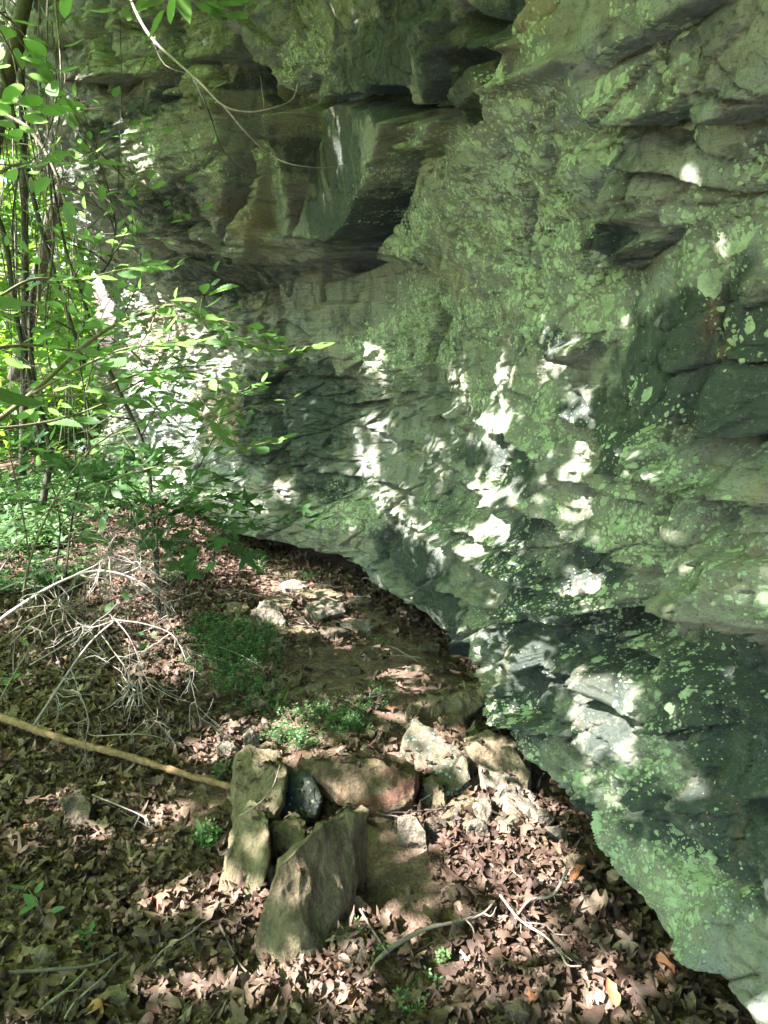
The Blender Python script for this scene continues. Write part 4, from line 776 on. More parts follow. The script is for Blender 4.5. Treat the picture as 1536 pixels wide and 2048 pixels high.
for k, (u, v, r_) in enumerate([(600, 1265, 34), (665, 1262, 24), (720, 1250, 30), (560, 1200, 26), (740, 1310, 24), (815, 1390, 30), (770, 1425, 34), (700, 1500, 36), (640, 1375, 24), (840, 1475, 24), (880, 1555, 20), (590, 1170, 26), (470, 1215, 26), (720, 1200, 22), (1110, 1665, 20), (1150, 1720, 18), (860, 1295, 22)]):
    g9 = np.random.default_rng(950 + k); pts_ = [(u + r_ * 1.3 * math.cos(a_) * g9.uniform(.75, 1.1), v + r_ * .42 * math.sin(a_) * g9.uniform(.8, 1.1), .028 + g9.uniform(0, .012) - .012 * math.sin(a_)) for a_ in np.arange(8) / 8 * 6.28]
    pxrock("%s flat slab %s" % (("tan", "earthy", "pale")[k % 3], ["in the dirt path just right of the sunny propped slab", "in the path above the dim soil under the lip", "in the path where sun stripes cross it", "left of the sunny propped slab", "at the middle of the bare soil", "between the bare soil and the broad block", "below the orange cube of stone", "above the long brown rock", "right of the flat shaded slab", "left of the lichened slab", "on the right shoulder of the lichened slab", "farthest along the path", "nearest the maple stem", "far along the path against the cliff", "under the lip below the slab ridge", "under the lip, lowest on the right", "deep in shade under the cliff lip"][k]), pts_, .02, ('tan', 'soil', 'pale')[k % 3], .02, 300 + k, .5, name='flat_stone', cat='stone', group="flat slabs in the dirt path")
# ------------------------------------------------------------------ wood: tubes
def bark_material(name, a, b, scale=30, rough=.8):
    t = NT(name); co = t.coord(); mp = t.n('ShaderNodeMapping', {'Vector': co, 'Scale': (1, 1, 1)}).outputs[0]
    n = t.noise(mp, scale, 6, .7, 1.0); n2 = t.noise(mp, 6, 3, .6)
    c = t.mix(t.ramp(n, [(.35, 0), (.65, 1)]), a, b); c = t.mix(t.ramp(n2, [(.4, 0), (.7, .5)]), c, tuple(.6 * k for k in a))
    return t.done(t.bsdf(c, rough, t.bump(n, .7, .004), .3))
M_BARK = bark_material("grey_brown_bark", (.055, .045, .034), (.13, .11, .085))
M_DARKB = bark_material("dark_stem", (.022, .020, .016), (.07, .065, .045))
M_DEAD = bark_material("bleached_dead_wood", (.17, .145, .12), (.36, .32, .28), 60, .8)
M_TWIG = bark_material("grey_twig", (.16, .13, .10), (.30, .25, .20), 60)
M_GTWIG = bark_material("green_brown_twig", (.10, .10, .05), (.20, .17, .09), 60)
M_LOG = bark_material("peeled_log", (.10, .058, .03), (.29, .175, .09), 30, .75)
class Tubes:
    def __init__(s): s.v = []; s.f = []; s.n = 0
    def tube(s, pts, r0, r1, k=6, smooth=3, knob=0.0, seed=0):
        pts = np.array(pts, float)
        if len(pts) > 2 and smooth > 1: pts = catmull(pts, smooth)
        n = len(pts); r = np.linspace(r0, r1, n); g = np.random.default_rng(seed + n)
        if knob: r = r * (1 + knob * g.uniform(-1, 1, n))
        T = np.gradient(pts, axis=0); T /= np.linalg.norm(T, axis=1)[:, None] + 1e-9
        ref = np.array([0.3, 0.2, 1.0]) if abs(T[:, 2]).mean() < .8 else np.array([1.0, .2, .1])
        A = np.cross(T, ref); A /= np.linalg.norm(A, axis=1)[:, None] + 1e-9; B = np.cross(T, A)
        a = np.linspace(0, 2 * math.pi, k, endpoint=False)
        ring = pts[:, None] + (A[:, None] * np.cos(a)[None, :, None] + B[:, None] * np.sin(a)[None, :, None]) * r[:, None, None]
        s.v.append(ring.reshape(-1, 3)); i = np.arange((n - 1) * k).reshape(n - 1, k); j = np.roll(i, -1, 1)
        s.f.append(np.stack([i, j, j + k, i + k], -1).reshape(-1, 4) + s.n); s.n += n * k
        s.v.append(np.array([pts[0], pts[-1]])); c0 = s.n; s.n += 2; e = s.n - 2 - k
        q = np.arange(0, k, 2); b0 = s.n - 2 - n * k
        s.f.append(np.stack([b0 + (q + 2) % k, b0 + q + 1, b0 + q, np.full(len(q), c0)], -1)); s.f.append(np.stack([e + q, e + q + 1, e + (q + 2) % k, np.full(len(q), c0 + 1)], -1))
        return pts
    def build(s, name, mat, parent=None): return mesh_obj(name, np.vstack(s.v), np.vstack(s.f), mat, parent)
def PP(l): return np.array([P(u, v, Y) for u, v, Y in l])
def wander(p, d, L, n, g, wob=.25, grav=0.0):
    pts = [np.array(p)]; d = np.array(d, float); d /= np.linalg.norm(d)
    for _ in range(n):
        d = d + g.normal(0, wob, 3) + [0, 0, -grav]; d /= np.linalg.norm(d); pts.append(pts[-1] + d * L / n)
    return np.array(pts)
def along(pts, t):
    i = t * (len(pts) - 1); k = min(int(i), len(pts) - 2); f = i - k; return pts[k] * (1 - f) + pts[k + 1] * f, pts[k + 1] - pts[k]
def stick(name, label, cat, main, r0, r1, mat, subs=(), twigs=0, tl=.06, seed=0, group=None, tr=.0012):
    g = np.random.default_rng(seed); T = Tubes(); lines = [T.tube(main, r0, r1, 7, 4, .12, seed)]
    for sb, a, b in subs: lines.append(T.tube(sb, a, b, 6, 4, .12, seed + 1))
    for k in range(twigs):
        l = lines[g.integers(0, len(lines))]; p, d = along(l, g.uniform(.15, .98)); d = d / np.linalg.norm(d) + g.normal(0, .9, 3); T.tube(wander(p, d, tl * g.uniform(.4, 1.3), 3, g, .3), tr * 1.3, tr * .6, 4, 1)
    return tag(T.build(name, mat), label, cat, group)

# fallen log, sticks
lg = Tubes(); g_ = np.random.default_rng(3)
lp = np.array([RP(-260, 1345, .085), RP(-60, 1412, .08), RP(120, 1476, .075), RP(240, 1508, .07), RP(360, 1545, .06), RP(478, 1578, .055)])
lg.tube(lp, .0165, .011, 14, 12, .16, 3); log = tag(lg.build('fallen_log', M_LOG), "thin barkless golden-brown log lying across the litter towards the rock pile", "log")
stick('stick', "thick forked grey stick on the litter in front of the standing rock", 'stick', [RP(728, 1968, .02), RP(770, 1905, .04), RP(850, 1858, .05), RP(900, 1846, .05), RP(960, 1830, .05), RP(985, 1808, .06)], .007, .003, M_TWIG, [([RP(930, 1838, .05), RP(945, 1855, .05), RP(952, 1885, .02)], .003, .0015), ([RP(965, 1825, .05), RP(980, 1832, .06), RP(988, 1826, .07)], .003, .0015)], 4, .04, 1)
stick('stick', "straight thin cane leaning on the soil right of the tall rock", 'stick', [RP(720, 1818, .04), RP(745, 1860, .03), RP(775, 1905, .05)], .0035, .003, M_TWIG, seed=2)
stick('stick', "branching dead twig lying over leaves under the cliff lip", 'stick', [RP(1135, 1740, .10), RP(1105, 1790, .06), RP(1060, 1800, .05), RP(1030, 1838, .04)], .005, .003, M_TWIG, [([RP(1120, 1765, .08), RP(1140, 1735, .12)], .002, .001)], 5, .04, 3)
stick('stick', "long curved twig running down through the litter on the right", 'stick', [RP(1000, 1790, .05), RP(1040, 1840, .04), RP(1090, 1872, .05), RP(1120, 1905, .05), RP(1135, 1930, .04), RP(1162, 1932, .04)], .004, .002, M_TWIG, [([RP(1050, 1845, .05), RP(1090, 1850, .06), RP(1110, 1870, .05)], .002, .001)], 8, .07, 4)
stick('stick', "dark bent stick in the litter at the lower left", 'stick', [RP(-10, 1945, .03), RP(60, 1942, .04), RP(150, 1935, .05), RP(200, 1925, .05), RP(235, 1905, .06)], .005, .003, M_BARK, [], 4, .04, 5)
stick('stick', "mossy broken stick crossing the lower left corner", 'stick', [RP(60, 2048, .02), RP(95, 2010, .04), RP(140, 1975, .05), RP(175, 1940, .05)], .006, .004, M_GTWIG, [], 2, .04, 6)
stick('stick', "thin pale twig on the litter below the log", 'stick', [RP(185, 1590, .06), RP(240, 1612, .06), RP(290, 1635, .05), RP(300, 1655, .03)], .003, .002, M_DEAD, [], 4, .05, 7)
stick('stick', "slender twig leaning across the dark lichen-spotted stone", 'stick', [RP(478, 1632, .18), RP(520, 1605, .22), RP(545, 1575, .22), RP(560, 1530, .24)], .0022, .0016, M_TWIG, [], 0, .05, 8)
stick('stick', "long wiry twig on the ground beside the weed patch", 'stick', [RP(350, 1290, .08), RP(430, 1292, .06), RP(500, 1320, .05), RP(550, 1356, .02)], .002, .0015, M_TWIG, [([RP(440, 1180, .3), RP(560, 1200, .2), RP(610, 1240, .1), RP(658, 1294, .03)], .0025, .0015)], 5, .06, 9)
stick('stick', "gnarled grey root-like stick in the litter in the left foreground", 'stick', [RP(440, 1850, .03), RP(470, 1910, .03), RP(490, 1940, .04), RP(520, 1960, .03)], .0035, .002, M_BARK, [], 3, .04, 10)
SMT = [stick('twig', "fine twig lying loose in the leaf litter", 'twig', wander((0, 0, 0), (1, 0, 0), .16, 5, np.random.default_rng(40 + k), .25), .0024, .0012, (M_TWIG, M_BARK, M_DEAD)[k % 3], [], 3, .04, 40 + k, "loose twigs in the litter") for k in range(5)]
for k in range(60):
    o = SMT[k] if k < 5 else SMT[k % 5].copy()
    if k >= 5: COL.objects.link(o)
    x, y = rs.uniform(-1.6, .55), rs.uniform(1.2, 4.8)
    if x > np.interp(y, BYS, BXS) - .1: x -= .5
    o.location = (x, y, float(gh(x, y)) + .042); o.rotation_euler = (rs.uniform(-.12, .12), rs.uniform(-.2, .2), rs.uniform(0, 6.28)); s_ = rs.uniform(.7, 1.6); o.scale = (s_, s_, s_)

# bleached dead brush
def brush(label, mains, seed, tw=26, mat=M_DEAD, tl=.16, r=.006, name='dead_branch', subf=.35):
    g = np.random.default_rng(seed); T = Tubes()
    for l, (px, r0, r1) in enumerate(mains):
        r0 *= .62; r1 *= .6
        pts = T.tube(PP(px), r0, r1, 6, 5, .12, seed + l)
        for k in range(tw // len(mains) + 1):
            t = g.uniform(.25, 1); p, d = along(pts, t); d = d / np.linalg.norm(d); dd = d * .6 + g.normal(0, .7, 3) + [0.15, 0, -.15]
            q = wander(p, dd, tl * g.uniform(.35, 1.2), 5, g, .28, .03); rr = max(.0012, (r0 * (1 - t) + r1 * t) * .55); T.tube(q, rr, .0009, 5, 2)
            for _ in range(g.integers(1, 4)):
                p2, d2 = along(q, g.uniform(.2, 1)); d2 = d2 / np.linalg.norm(d2) + g.normal(0, .75, 3); T.tube(wander(p2, d2, tl * .35 * g.uniform(.3, 1.2), 3, g, .25), rr * .55, .0008, 4, 1)
    return tag(T.build(name, mat), label, "dead branch", None)
brush("bleached dead branch with fanned side twigs arching over from the left", [([(-60, 1300, 2.2), (0, 1240, 2.3), (90, 1180, 2.4), (170, 1145, 2.5), (230, 1145, 2.5), (290, 1170, 2.5), (335, 1212, 2.5), (352, 1232, 2.5)], .011, .003), ([(150, 1150, 2.45), (205, 1120, 2.5), (232, 1065, 2.5)], .004, .002), ([(240, 1150, 2.5), (280, 1130, 2.5), (275, 1085, 2.55)], .004, .0015)], 1, 46)
brush("forked pale dead branch rising from the log and drooping to the right", [([(68, 1450, 2.6), (110, 1385, 2.55), (150, 1325, 2.5), (190, 1275, 2.45), (232, 1240, 2.4)], .009, .005), ([(232, 1240, 2.4), (290, 1248, 2.4), (345, 1270, 2.4), (372, 1320, 2.35), (385, 1375, 2.35), (402, 1452, 2.35)], .005, .0018), ([(200, 1265, 2.45), (225, 1300, 2.4), (255, 1345, 2.35), (275, 1420, 2.35)], .004, .0018), ([(232, 1240, 2.4), (262, 1280, 2.35), (285, 1340, 2.35), (310, 1390, 2.3)], .0035, .0015), ([(232, 1240, 2.4), (180, 1255, 2.4), (150, 1240, 2.4), (125, 1215, 2.4)], .004, .002)], 2, 54)
brush("grey dead branch curving low over the litter above the log", [([(125, 1378, 2.5), (160, 1392, 2.5), (178, 1440, 2.45), (182, 1470, 2.45), (260, 1468, 2.4), (310, 1472, 2.4), (360, 1492, 2.4)], .005, .002), ([(178, 1440, 2.45), (170, 1500, 2.4), (178, 1560, 2.4), (185, 1600, 2.35)], .003, .0015), ([(260, 1468, 2.4), (300, 1440, 2.4), (350, 1460, 2.4)], .0025, .0012)], 3, 18, M_TWIG, .12)
brush("tangle of thin dead stems leaning in from the left edge", [([(-40, 1480, 2.2), (10, 1380, 2.4), (90, 1250, 2.7), (190, 1120, 3.0), (350, 1040, 3.2)], .005, .002), ([(-50, 1320, 2.0), (60, 1240, 2.3), (180, 1200, 2.6)], .005, .002), ([(-40, 1200, 2.2), (60, 1060, 2.6), (170, 950, 2.9)], .006, .002), ([(-30, 1100, 2.4), (90, 1090, 2.6), (220, 1060, 2.8), (400, 1000, 3.0)], .004, .0015), ([(-30, 1230, 2.4), (120, 1210, 2.5), (200, 1240, 2.6), (330, 1290, 2.7)], .003, .0015)], 4, 40, M_TWIG, .22)
brush("dense heap of fine dead twigs at mid left, behind the arching branch", [([(20, 1290, 2.7), (110, 1200, 2.7), (200, 1150, 2.7), (290, 1120, 2.7)], .005, .002), ([(60, 1330, 2.6), (160, 1270, 2.6), (250, 1200, 2.6), (330, 1170, 2.6)], .005, .002), ([(0, 1180, 2.8), (120, 1130, 2.8), (250, 1110, 2.8)], .004, .0015)], 6, 60, M_DEAD, .17)
brush("greyish tangled deadwood below the leafy sapling", [([(60, 1130, 3.4), (180, 1100, 3.3), (300, 1120, 3.2), (420, 1130, 3.1)], .004, .0015), ([(210, 1010, 3.0), (225, 1080, 3.0), (215, 1130, 2.9)], .003, .0015), ([(140, 1000, 3.2), (250, 1040, 3.1), (330, 1150, 2.9)], .003, .0012)], 5, 34, M_TWIG, .2)

# ------------------------------------------------------------------ saplings and branches with living leaves
TB = [leaf_strip(serr(.25), 19, RNG.uniform(-.2, .9), RNG.uniform(.05, .5), RNG.uniform(-.5, .5), .06, 300 + k) for k in range(6)]       # toothed leaf
TM = [leaf_star(5, RNG.uniform(-.15, .3), 200 + k, .5) for k in range(5)]
TO = [leaf_strip(ovate(.22), 8, RNG.uniform(-.2, .7), RNG.uniform(.05, .4), 0, .05, 400 + k) for k in range(4)]
def dir_rot(d, roll, tilt):
    """rotation matrices that point +x along d, blades facing up, with a little roll"""
    d = d / np.linalg.norm(d, axis=-1, keepdims=True); z = np.tile([0, 0, 1.0], (len(d), 1)) + tilt; y = np.cross(z, d); y /= np.linalg.norm(y, axis=1)[:, None]; z = np.cross(d, y)
    c, s = np.cos(roll)[:, None], np.sin(roll)[:, None]; y2 = y * c + z * s; z2 = z * c - y * s; return np.stack([d, y2, z2], -1)
def put(L, T, p, d, size, g, tilt=.25):
    p = np.array(p); d = np.array(d); n = len(p); R = dir_rot(d, g.normal(0, .3, n), g.normal(0, tilt, (n, 3))); tid = g.integers(0, len(T), n); rnd = g.uniform(0, 1, n); sz = size * g.uniform(.65, 1.15, n)
    dn = d / np.linalg.norm(d, axis=1)[:, None]
    for k in range(len(T)):
        m = tid == k
        if m.any(): L.add(T[k], p[m] + dn[m] * (sz[m] * .48)[:, None], R[m], sz[m], rnd[m])
def leafy(name, label, cat, mains, seed, tmpl, size, per_m=34, twigs=0, tl=.25, mat=M_GREEN, bark=M_GTWIG, group=None, stemname='stem', tilt=.3, start=.15, loc=None):
    g = np.random.default_rng(seed); T = Tubes(); L = Leaves(); ps = []; ds = []; lines = []
    base_ = np.array(PP(mains[0][0])[0]) if loc is None else np.array(loc)
    for px, r0, r1 in mains: lines.append((T.tube(PP(px) - base_, r0, r1, 6, 5, .08, seed), r0, r1, start))
    for k in range(twigs):
        l, r0, r1, _ = lines[g.integers(0, len(mains))]; t = g.uniform(.15, 1); p, d = along(l, t); d = d / np.linalg.norm(d); dd = d * .7 + g.normal(0, .8, 3) * [1, 1, .5]
        q = wander(p, dd, tl * g.uniform(.4, 1.3), 6, g, .16); T.tube(q, max(.0012, (r0 * (1 - t) + r1 * t) * .5), .0008, 4, 1); lines.append((q, 0, 0, .2))
    for q, _, _, st in lines:
        Ls = np.linalg.norm(np.diff(q, axis=0), axis=1).sum(); n = max(2, int(Ls * per_m))
        for j in range(n):
            t = st + (1 - st) * (j + .5) / n; p, d = along(q, t); d = d / np.linalg.norm(d); sd_ = np.cross(d, [0, 0, 1]); sd_ = sd_ / (np.linalg.norm(sd_) + 1e-6) * (1 if j % 2 else -1)
            dd = d * .55 + sd_ * .8 + [0, 0, -.12] + g.normal(0, .12, 3); ps.append(p + dd / np.linalg.norm(dd) * .008); ds.append(dd)
        p, d = along(q, .999); ps.append(p); ds.append(d)
    put(L, tmpl, ps, ds, size, g, tilt)
    e = empty(name, base_, label, cat, group); T.build(stemname, bark, e); L.build('foliage', mat, e); return e
leafy('sapling', "leafy sapling with toothed leaves reaching in from the left edge to the centre", 'sapling',
      [([(-60, 880, 1.7), (60, 790, 1.85), (170, 690, 2.0), (250, 640, 2.1), (350, 610, 2.1), (430, 650, 2.1), (500, 690, 2.1), (560, 700, 2.1), (620, 692, 2.05)], .007, .0012),
       ([(60, 790, 1.85), (150, 740, 1.9), (240, 700, 1.9), (330, 690, 1.95), (420, 680, 2.0), (510, 672, 2.0)], .004, .001),
       ([(-40, 700, 1.5), (60, 690, 1.6), (140, 700, 1.7), (210, 690, 1.75)], .004, .0012),
       ([(60, 790, 1.85), (160, 790, 1.9), (240, 760, 1.9), (300, 745, 1.95), (400, 745, 2.0), (470, 780, 2.05), (500, 775, 2.05)], .004, .001),
       ([(240, 680, 1.9), (280, 720, 1.95), (290, 745, 1.95), (360, 765, 2.0), (420, 820, 2.0), (455, 875, 2.0), (500, 890, 2.0), (550, 880, 2.0)], .003, .001),
       ([(-50, 860, 1.6), (60, 850, 1.7), (150, 830, 1.8), (230, 800, 1.9), (300, 790, 1.95)], .004, .001),
       ([(-40, 620, 1.7), (60, 560, 1.9), (150, 560, 2.0), (240, 540, 2.1), (300, 530, 2.1)], .004, .001)], 11, TB, .074, 30, 12, .2, start=.25)
leafy('sapling', "low leafy sapling with small toothed leaves, its twigs filling the space under the long branch", 'sapling',
      [([(40, 1240, 2.9), (60, 1120, 2.8), (110, 1000, 2.7), (180, 900, 2.6), (260, 850, 2.55), (340, 820, 2.5)], .006, .0015), ([(60, 1120, 2.8), (40, 1000, 2.7), (20, 900, 2.6), (30, 800, 2.5)], .004, .001), ([(110, 1000, 2.7), (220, 960, 2.6), (330, 930, 2.5), (400, 940, 2.5)], .004, .001),
       ([(180, 900, 2.6), (170, 800, 2.5), (190, 700, 2.5), (180, 600, 2.5)], .004, .001)], 21, TB, .070, 11, 26, .32, start=.3)
leafy('sapling', "slender dark-stemmed sapling standing in front of the sunlit far rock", 'sapling',
      [([(318, 1225, 3.9), (310, 1100, 3.9), (304, 1010, 3.9), (290, 900, 3.9), (240, 785, 3.9), (200, 700, 3.9), (180, 640, 3.9), (160, 580, 3.9), (135, 510, 3.9), (115, 420, 3.9), (100, 340, 3.9), (70, 240, 3.9)], .013, .005),
       ([(160, 580, 3.9), (215, 530, 3.8), (230, 470, 3.8), (225, 420, 3.8), (200, 330, 3.8), (150, 260, 3.8)], .008, .003),
       ([(240, 785, 3.9), (330, 740, 3.7), (420, 730, 3.6)], .005, .002), ([(200, 700, 3.9), (110, 640, 3.8), (20, 620, 3.7)], .005, .002),
       ([(304, 1010, 3.9), (380, 960, 3.7), (440, 850, 3.6)], .005, .002)], 12, TB, .075, 5, 60, .5, bark=M_DARKB, mat=M_GREEN, start=.5)
leafy('maple_seedling', "young maple with drooping dark green lobed leaves above the open ground", 'maple',
      [([(318, 1225, 3.3), (316, 1120, 3.3), (318, 1040, 3.25), (380, 980, 3.2), (460, 950, 3.1)], .007, .002), ([(318, 1040, 3.25), (280, 990, 3.2), (230, 950, 3.1), (180, 940, 3.0)], .004, .0015),
       ([(318, 1060, 3.25), (380, 1050, 3.1), (440, 1060, 3.0), (470, 1090, 3.0)], .004, .0015), ([(318, 1060, 3.25), (350, 1020, 3.1), (420, 1000, 3.0), (480, 1010, 3.0)], .004, .001), ([(316, 1110, 3.3), (260, 1080, 3.2), (200, 1080, 3.1)], .003, .001)], 13, TM, .12, 30, 16, .3, mat=M_DKGREEN, bark=M_DARKB, tilt=.4, start=.2)
leafy('maple_seedling', "second young maple low at the left, behind the dead branches", 'maple',
      [([(110, 1150, 3.9), (120, 1050, 3.9), (100, 960, 3.8), (60, 900, 3.7)], .006, .002), ([(120, 1050, 3.9), (170, 1000, 3.8), (230, 990, 3.7)], .004, .0015), ([(100, 960, 3.8), (150, 900, 3.7), (200, 880, 3.7)], .003, .001), ([(110, 1100, 3.9), (50, 1060, 3.8), (0, 1050, 3.7)], .003, .001)], 14, TM, .11, 20, 16, .35, mat=M_DKGREEN, bark=M_DARKB, tilt=.4)
leafy('twig_with_leaves', "leafy twig end hanging into the top of the picture beside the pale bare twig", 'leafy twig',
      [([(330, -90, 1.9), (345, -40, 1.9), (330, 5, 1.9)], .003, .001), ([(345, -40, 1.9), (300, -10, 1.9), (240, 10, 1.9)], .002, .001), ([(345, -40, 1.9), (390, 0, 1.9), (420, 5, 1.9)], .002, .001)], 15, TO, .085, 32, 3, .08, start=.2)
leafy('twig_with_leaves', "big blurred leaves poking in close at the left edge", 'leafy twig', [([(-190, 560, .8), (-110, 575, .85), (-60, 590, .9)], .003, .0015), ([(-190, 560, .8), (-120, 700, .85), (-70, 755, .9)], .003, .0015)], 16, TO, .10, 16, 0, .1, start=.6)
leafy('twig_with_leaves', "bright yellow-green leaf spray in the upper left corner", 'leafy twig', [([(-120, -60, 2.0), (-20, 10, 2.1), (40, 60, 2.2), (70, 110, 2.2)], .004, .0015), ([(-40, 0, 2.1), (10, 80, 2.1), (50, 150, 2.2), (100, 200, 2.3)], .003, .001), ([(-60, 200, 2.3), (30, 210, 2.4), (100, 215, 2.5)], .003, .001), ([(-60, 320, 2.2), (40, 330, 2.3), (90, 300, 2.4)], .003, .001)], 17, TO, .095, 26, 6, .2, start=.3)
# bare twig over the brow
T = Tubes(); T.tube(PP([(225, -110, 2.1), (262, 0, 2.05), (300, 72, 2.0), (352, 122, 1.95), (400, 165, 1.9), (448, 212, 1.85), (500, 224, 1.85), (552, 214, 1.85), (585, 198, 1.9), (596, 165, 1.9)]), .0044, .0009, 7, 5, .08)
T.tube(PP([(448, 212, 1.85), (492, 265, 1.85), (545, 312, 1.9), (600, 332, 1.9), (680, 332, 2.0), (770, 302, 2.1)]), .0028, .0006, 6, 5)
T.tube(PP([(306, 82, 2.0), (312, 72, 1.98), (308, 96, 2.0)]), .002, .001, 5, 2); T.tube(PP([(305, 80, 2.0), (330, 130, 2.0), (385, 150, 1.95)]), .0012, .0006, 5, 3); T.tube(PP([(528, 218, 1.85), (527, 200, 1.85), (520, 150, 1.9)]), .0010, .0005, 4, 3); T.tube(PP([(420, 190, 1.88), (430, 175, 1.88), (455, 162, 1.88)]), .0012, .0006, 4, 2)
tag(T.build('bare_twig', M_DEAD), "long pale bare twig arching down across the upper rock face", "twig")
T = Tubes(); T.tube(PP([(150, 230, 3.2), (170, 270, 3.2), (215, 320, 3.2), (250, 358, 3.2)]), .005, .003, 6, 4); T.tube(PP([(385, 150, 3.0), (420, 230, 3.0), (440, 290, 3.0), (475, 335, 3.0), (500, 345, 3.0)]), .003, .001, 5, 4); T.tube(PP([(240, 40, 3.0), (243, 160, 3.0), (240, 280, 3.0), (236, 390, 3.0)]), .0014, .001, 5, 4)
tag(T.build('hanging_vine', M_DARKB), "dark wiry vines trailing over the left of the overhanging rock", "vine")

# upright stems, trunks and creepers at the left
def trunk(label, px, r0, r1, mat, seed, name='slender_tree', cat='tree', group=None, tw=6, tl=.5):
    g = np.random.default_rng(seed); T = Tubes(); l = T.tube(PP(px), r0, r1, 8, 6, .08, seed)
    for k in range(tw):
        p, d = along(l, g.uniform(.15, .95)); d = d / np.linalg.norm(d) * .6 + g.normal(0, .7, 3); q = wander(p, d, tl * g.uniform(.4, 1.2), 6, g, .22, .02); T.tube(q, r1 * .35, .0012, 5, 1)
        for _ in range(3):
            p2, d2 = along(q, g.uniform(.2, 1)); T.tube(wander(p2, d2 / np.linalg.norm(d2) + g.normal(0, .8, 3), tl * .4, 4, g, .25), r1 * .18, .0009, 4, 1)
    return tag(T.build(name, mat), label, cat, group)
trunk("thick brown trunk leaning in the upper left corner", [(-60, 620, 5.0), (-20, 330, 5.0), (12, 170, 5.0), (50, 0, 5.0), (80, -150, 5.0)], .055, .04, M_BARK, 31, 'leaning_trunk', 'trunk')
trunk("straight dark stem left of the cliff edge", [(45, 950, 5.5), (50, 600, 5.5), (48, 350, 5.5), (42, 100, 5.5), (45, -100, 5.5)], .028, .02, M_DARKB, 32)
trunk("reddish-brown sunlit trunk bending towards the cliff behind the sapling", [(30, 760, 6.5), (75, 560, 6.5), (105, 430, 6.5), (130, 340, 6.5), (90, 250, 6.5), (30, 150, 6.5)], .06, .04, M_BARK, 33, 'leaning_trunk', 'trunk')
trunk("thin stem slanting from the left edge down to the sapling's foot", [(0, 130, 4.2), (40, 280, 4.2), (75, 430, 4.2), (120, 580, 4.2), (170, 730, 4.2)], .014, .010, M_DARKB, 34)
trunk("stem curving from the leaning trunk across the bright gap", [(-30, 380, 4.6), (10, 480, 4.6), (30, 620, 4.6), (60, 760, 4.6), (80, 900, 4.6)], .018, .012, M_DARKB, 35)
trunk("arching creeper stem with pale highlights near the cliff edge", [(10, 230, 3.8), (60, 260, 3.8), (105, 330, 3.8), (135, 420, 3.8), (160, 500, 3.8)], .010, .006, M_TWIG, 36)
trunk("dark stem rising out of the undergrowth at mid left", [(85, 1010, 4.8), (100, 900, 4.8), (70, 780, 4.8), (60, 640, 4.8), (75, 520, 4.8)], .022, .012, M_DARKB, 37)
g37 = np.random.default_rng(37); CR = []
for k in range(32):
    u0 = g37.uniform(-30, 150); Y = g37.uniform(3.6, 7.5); v0 = g37.uniform(-60, 350); v1 = g37.uniform(500, 950); du = g37.normal(20, 60)
    CR.append(([(u0, v0, Y), (u0 + du * .3 + g37.normal(0, 12), (v0 * 2 + v1) / 3, Y), (u0 + du * .7 + g37.normal(0, 14), (v0 + 2 * v1) / 3, Y), (u0 + du, v1, Y)], g37.uniform(.002, .0065)))
for k, (px, r) in enumerate(CR): trunk("thin creeper stem in the tangle left of the cliff", px, r, r * .7, (M_DARKB, M_BARK, M_TWIG)[k % 3], 100 + k, 'creeper_stem', 'creeper', "creeper stems tangled left of the cliff", 4, .45)

leafy('sapling', "wispy sapling of fine tangled twigs hanging in front of the pale far rock", 'sapling',
      [([(130, 1160, 3.6), (150, 1000, 3.6), (180, 860, 3.5), (160, 720, 3.5), (180, 560, 3.5), (170, 420, 3.5)], .006, .002), ([(180, 860, 3.5), (260, 800, 3.4), (330, 700, 3.4), (350, 600, 3.4)], .004, .001),
       ([(160, 720, 3.5), (240, 640, 3.4), (280, 540, 3.4), (270, 450, 3.4)], .004, .001), ([(150, 1000, 3.6), (250, 960, 3.5), (360, 900, 3.4), (420, 830, 3.4)], .004, .001)], 23, TB, .075, 7, 60, .42, bark=M_DARKB, start=.3)
# woodland beyond: trees with trunk and crown, undergrowth
def far_tree(x, y, h, r, seed, label, n=2600, lean=0.0, low=.25, size=.16):
    g = np.random.default_rng(seed); z0 = float(gh(x, y)); e = empty('tree', (x, y, z0), label, 'tree', "woodland trees beyond the cliff corner")
    T = Tubes(); main = T.tube([(0, 0, -.2), (lean * .3, 0, h * .35), (lean * .6, .1, h * .7), (lean, .1, h)], .05 * h / 5, .015, 8, 5, .05, seed); ps = []; ds = []; nb = 16
    for k in range(nb):
        t = g.uniform(low, .98); p, d = along(main, t); a = g.uniform(0, 6.28); dd = np.array([math.cos(a), math.sin(a), g.uniform(-.1, .6)]); q = wander(p, dd, r * g.uniform(.6, 1.15) * (1.15 - .5 * t), 7, g, .16); T.tube(q, .02 * (1.2 - t), .003, 5, 1)
        m = n // nb; tt = g.uniform(.25, 1.0, m); base_ = np.array([along(q, a_)[0] for a_ in tt]); cl_ = g.normal(0, r * .16, (m, 3)) * [1, 1, .6]; ps.append(base_ + cl_); ds.append(g.normal(0, 1, (m, 3)) * [1, 1, .4] + [0, 0, -.2])
    L = Leaves(); put(L, TO[:2] + TM[:1], np.vstack(ps), np.vstack(ds), size, g, .4); T.build('trunk', M_BARK, e); L.build('crown', M_FARGREEN, e); return e
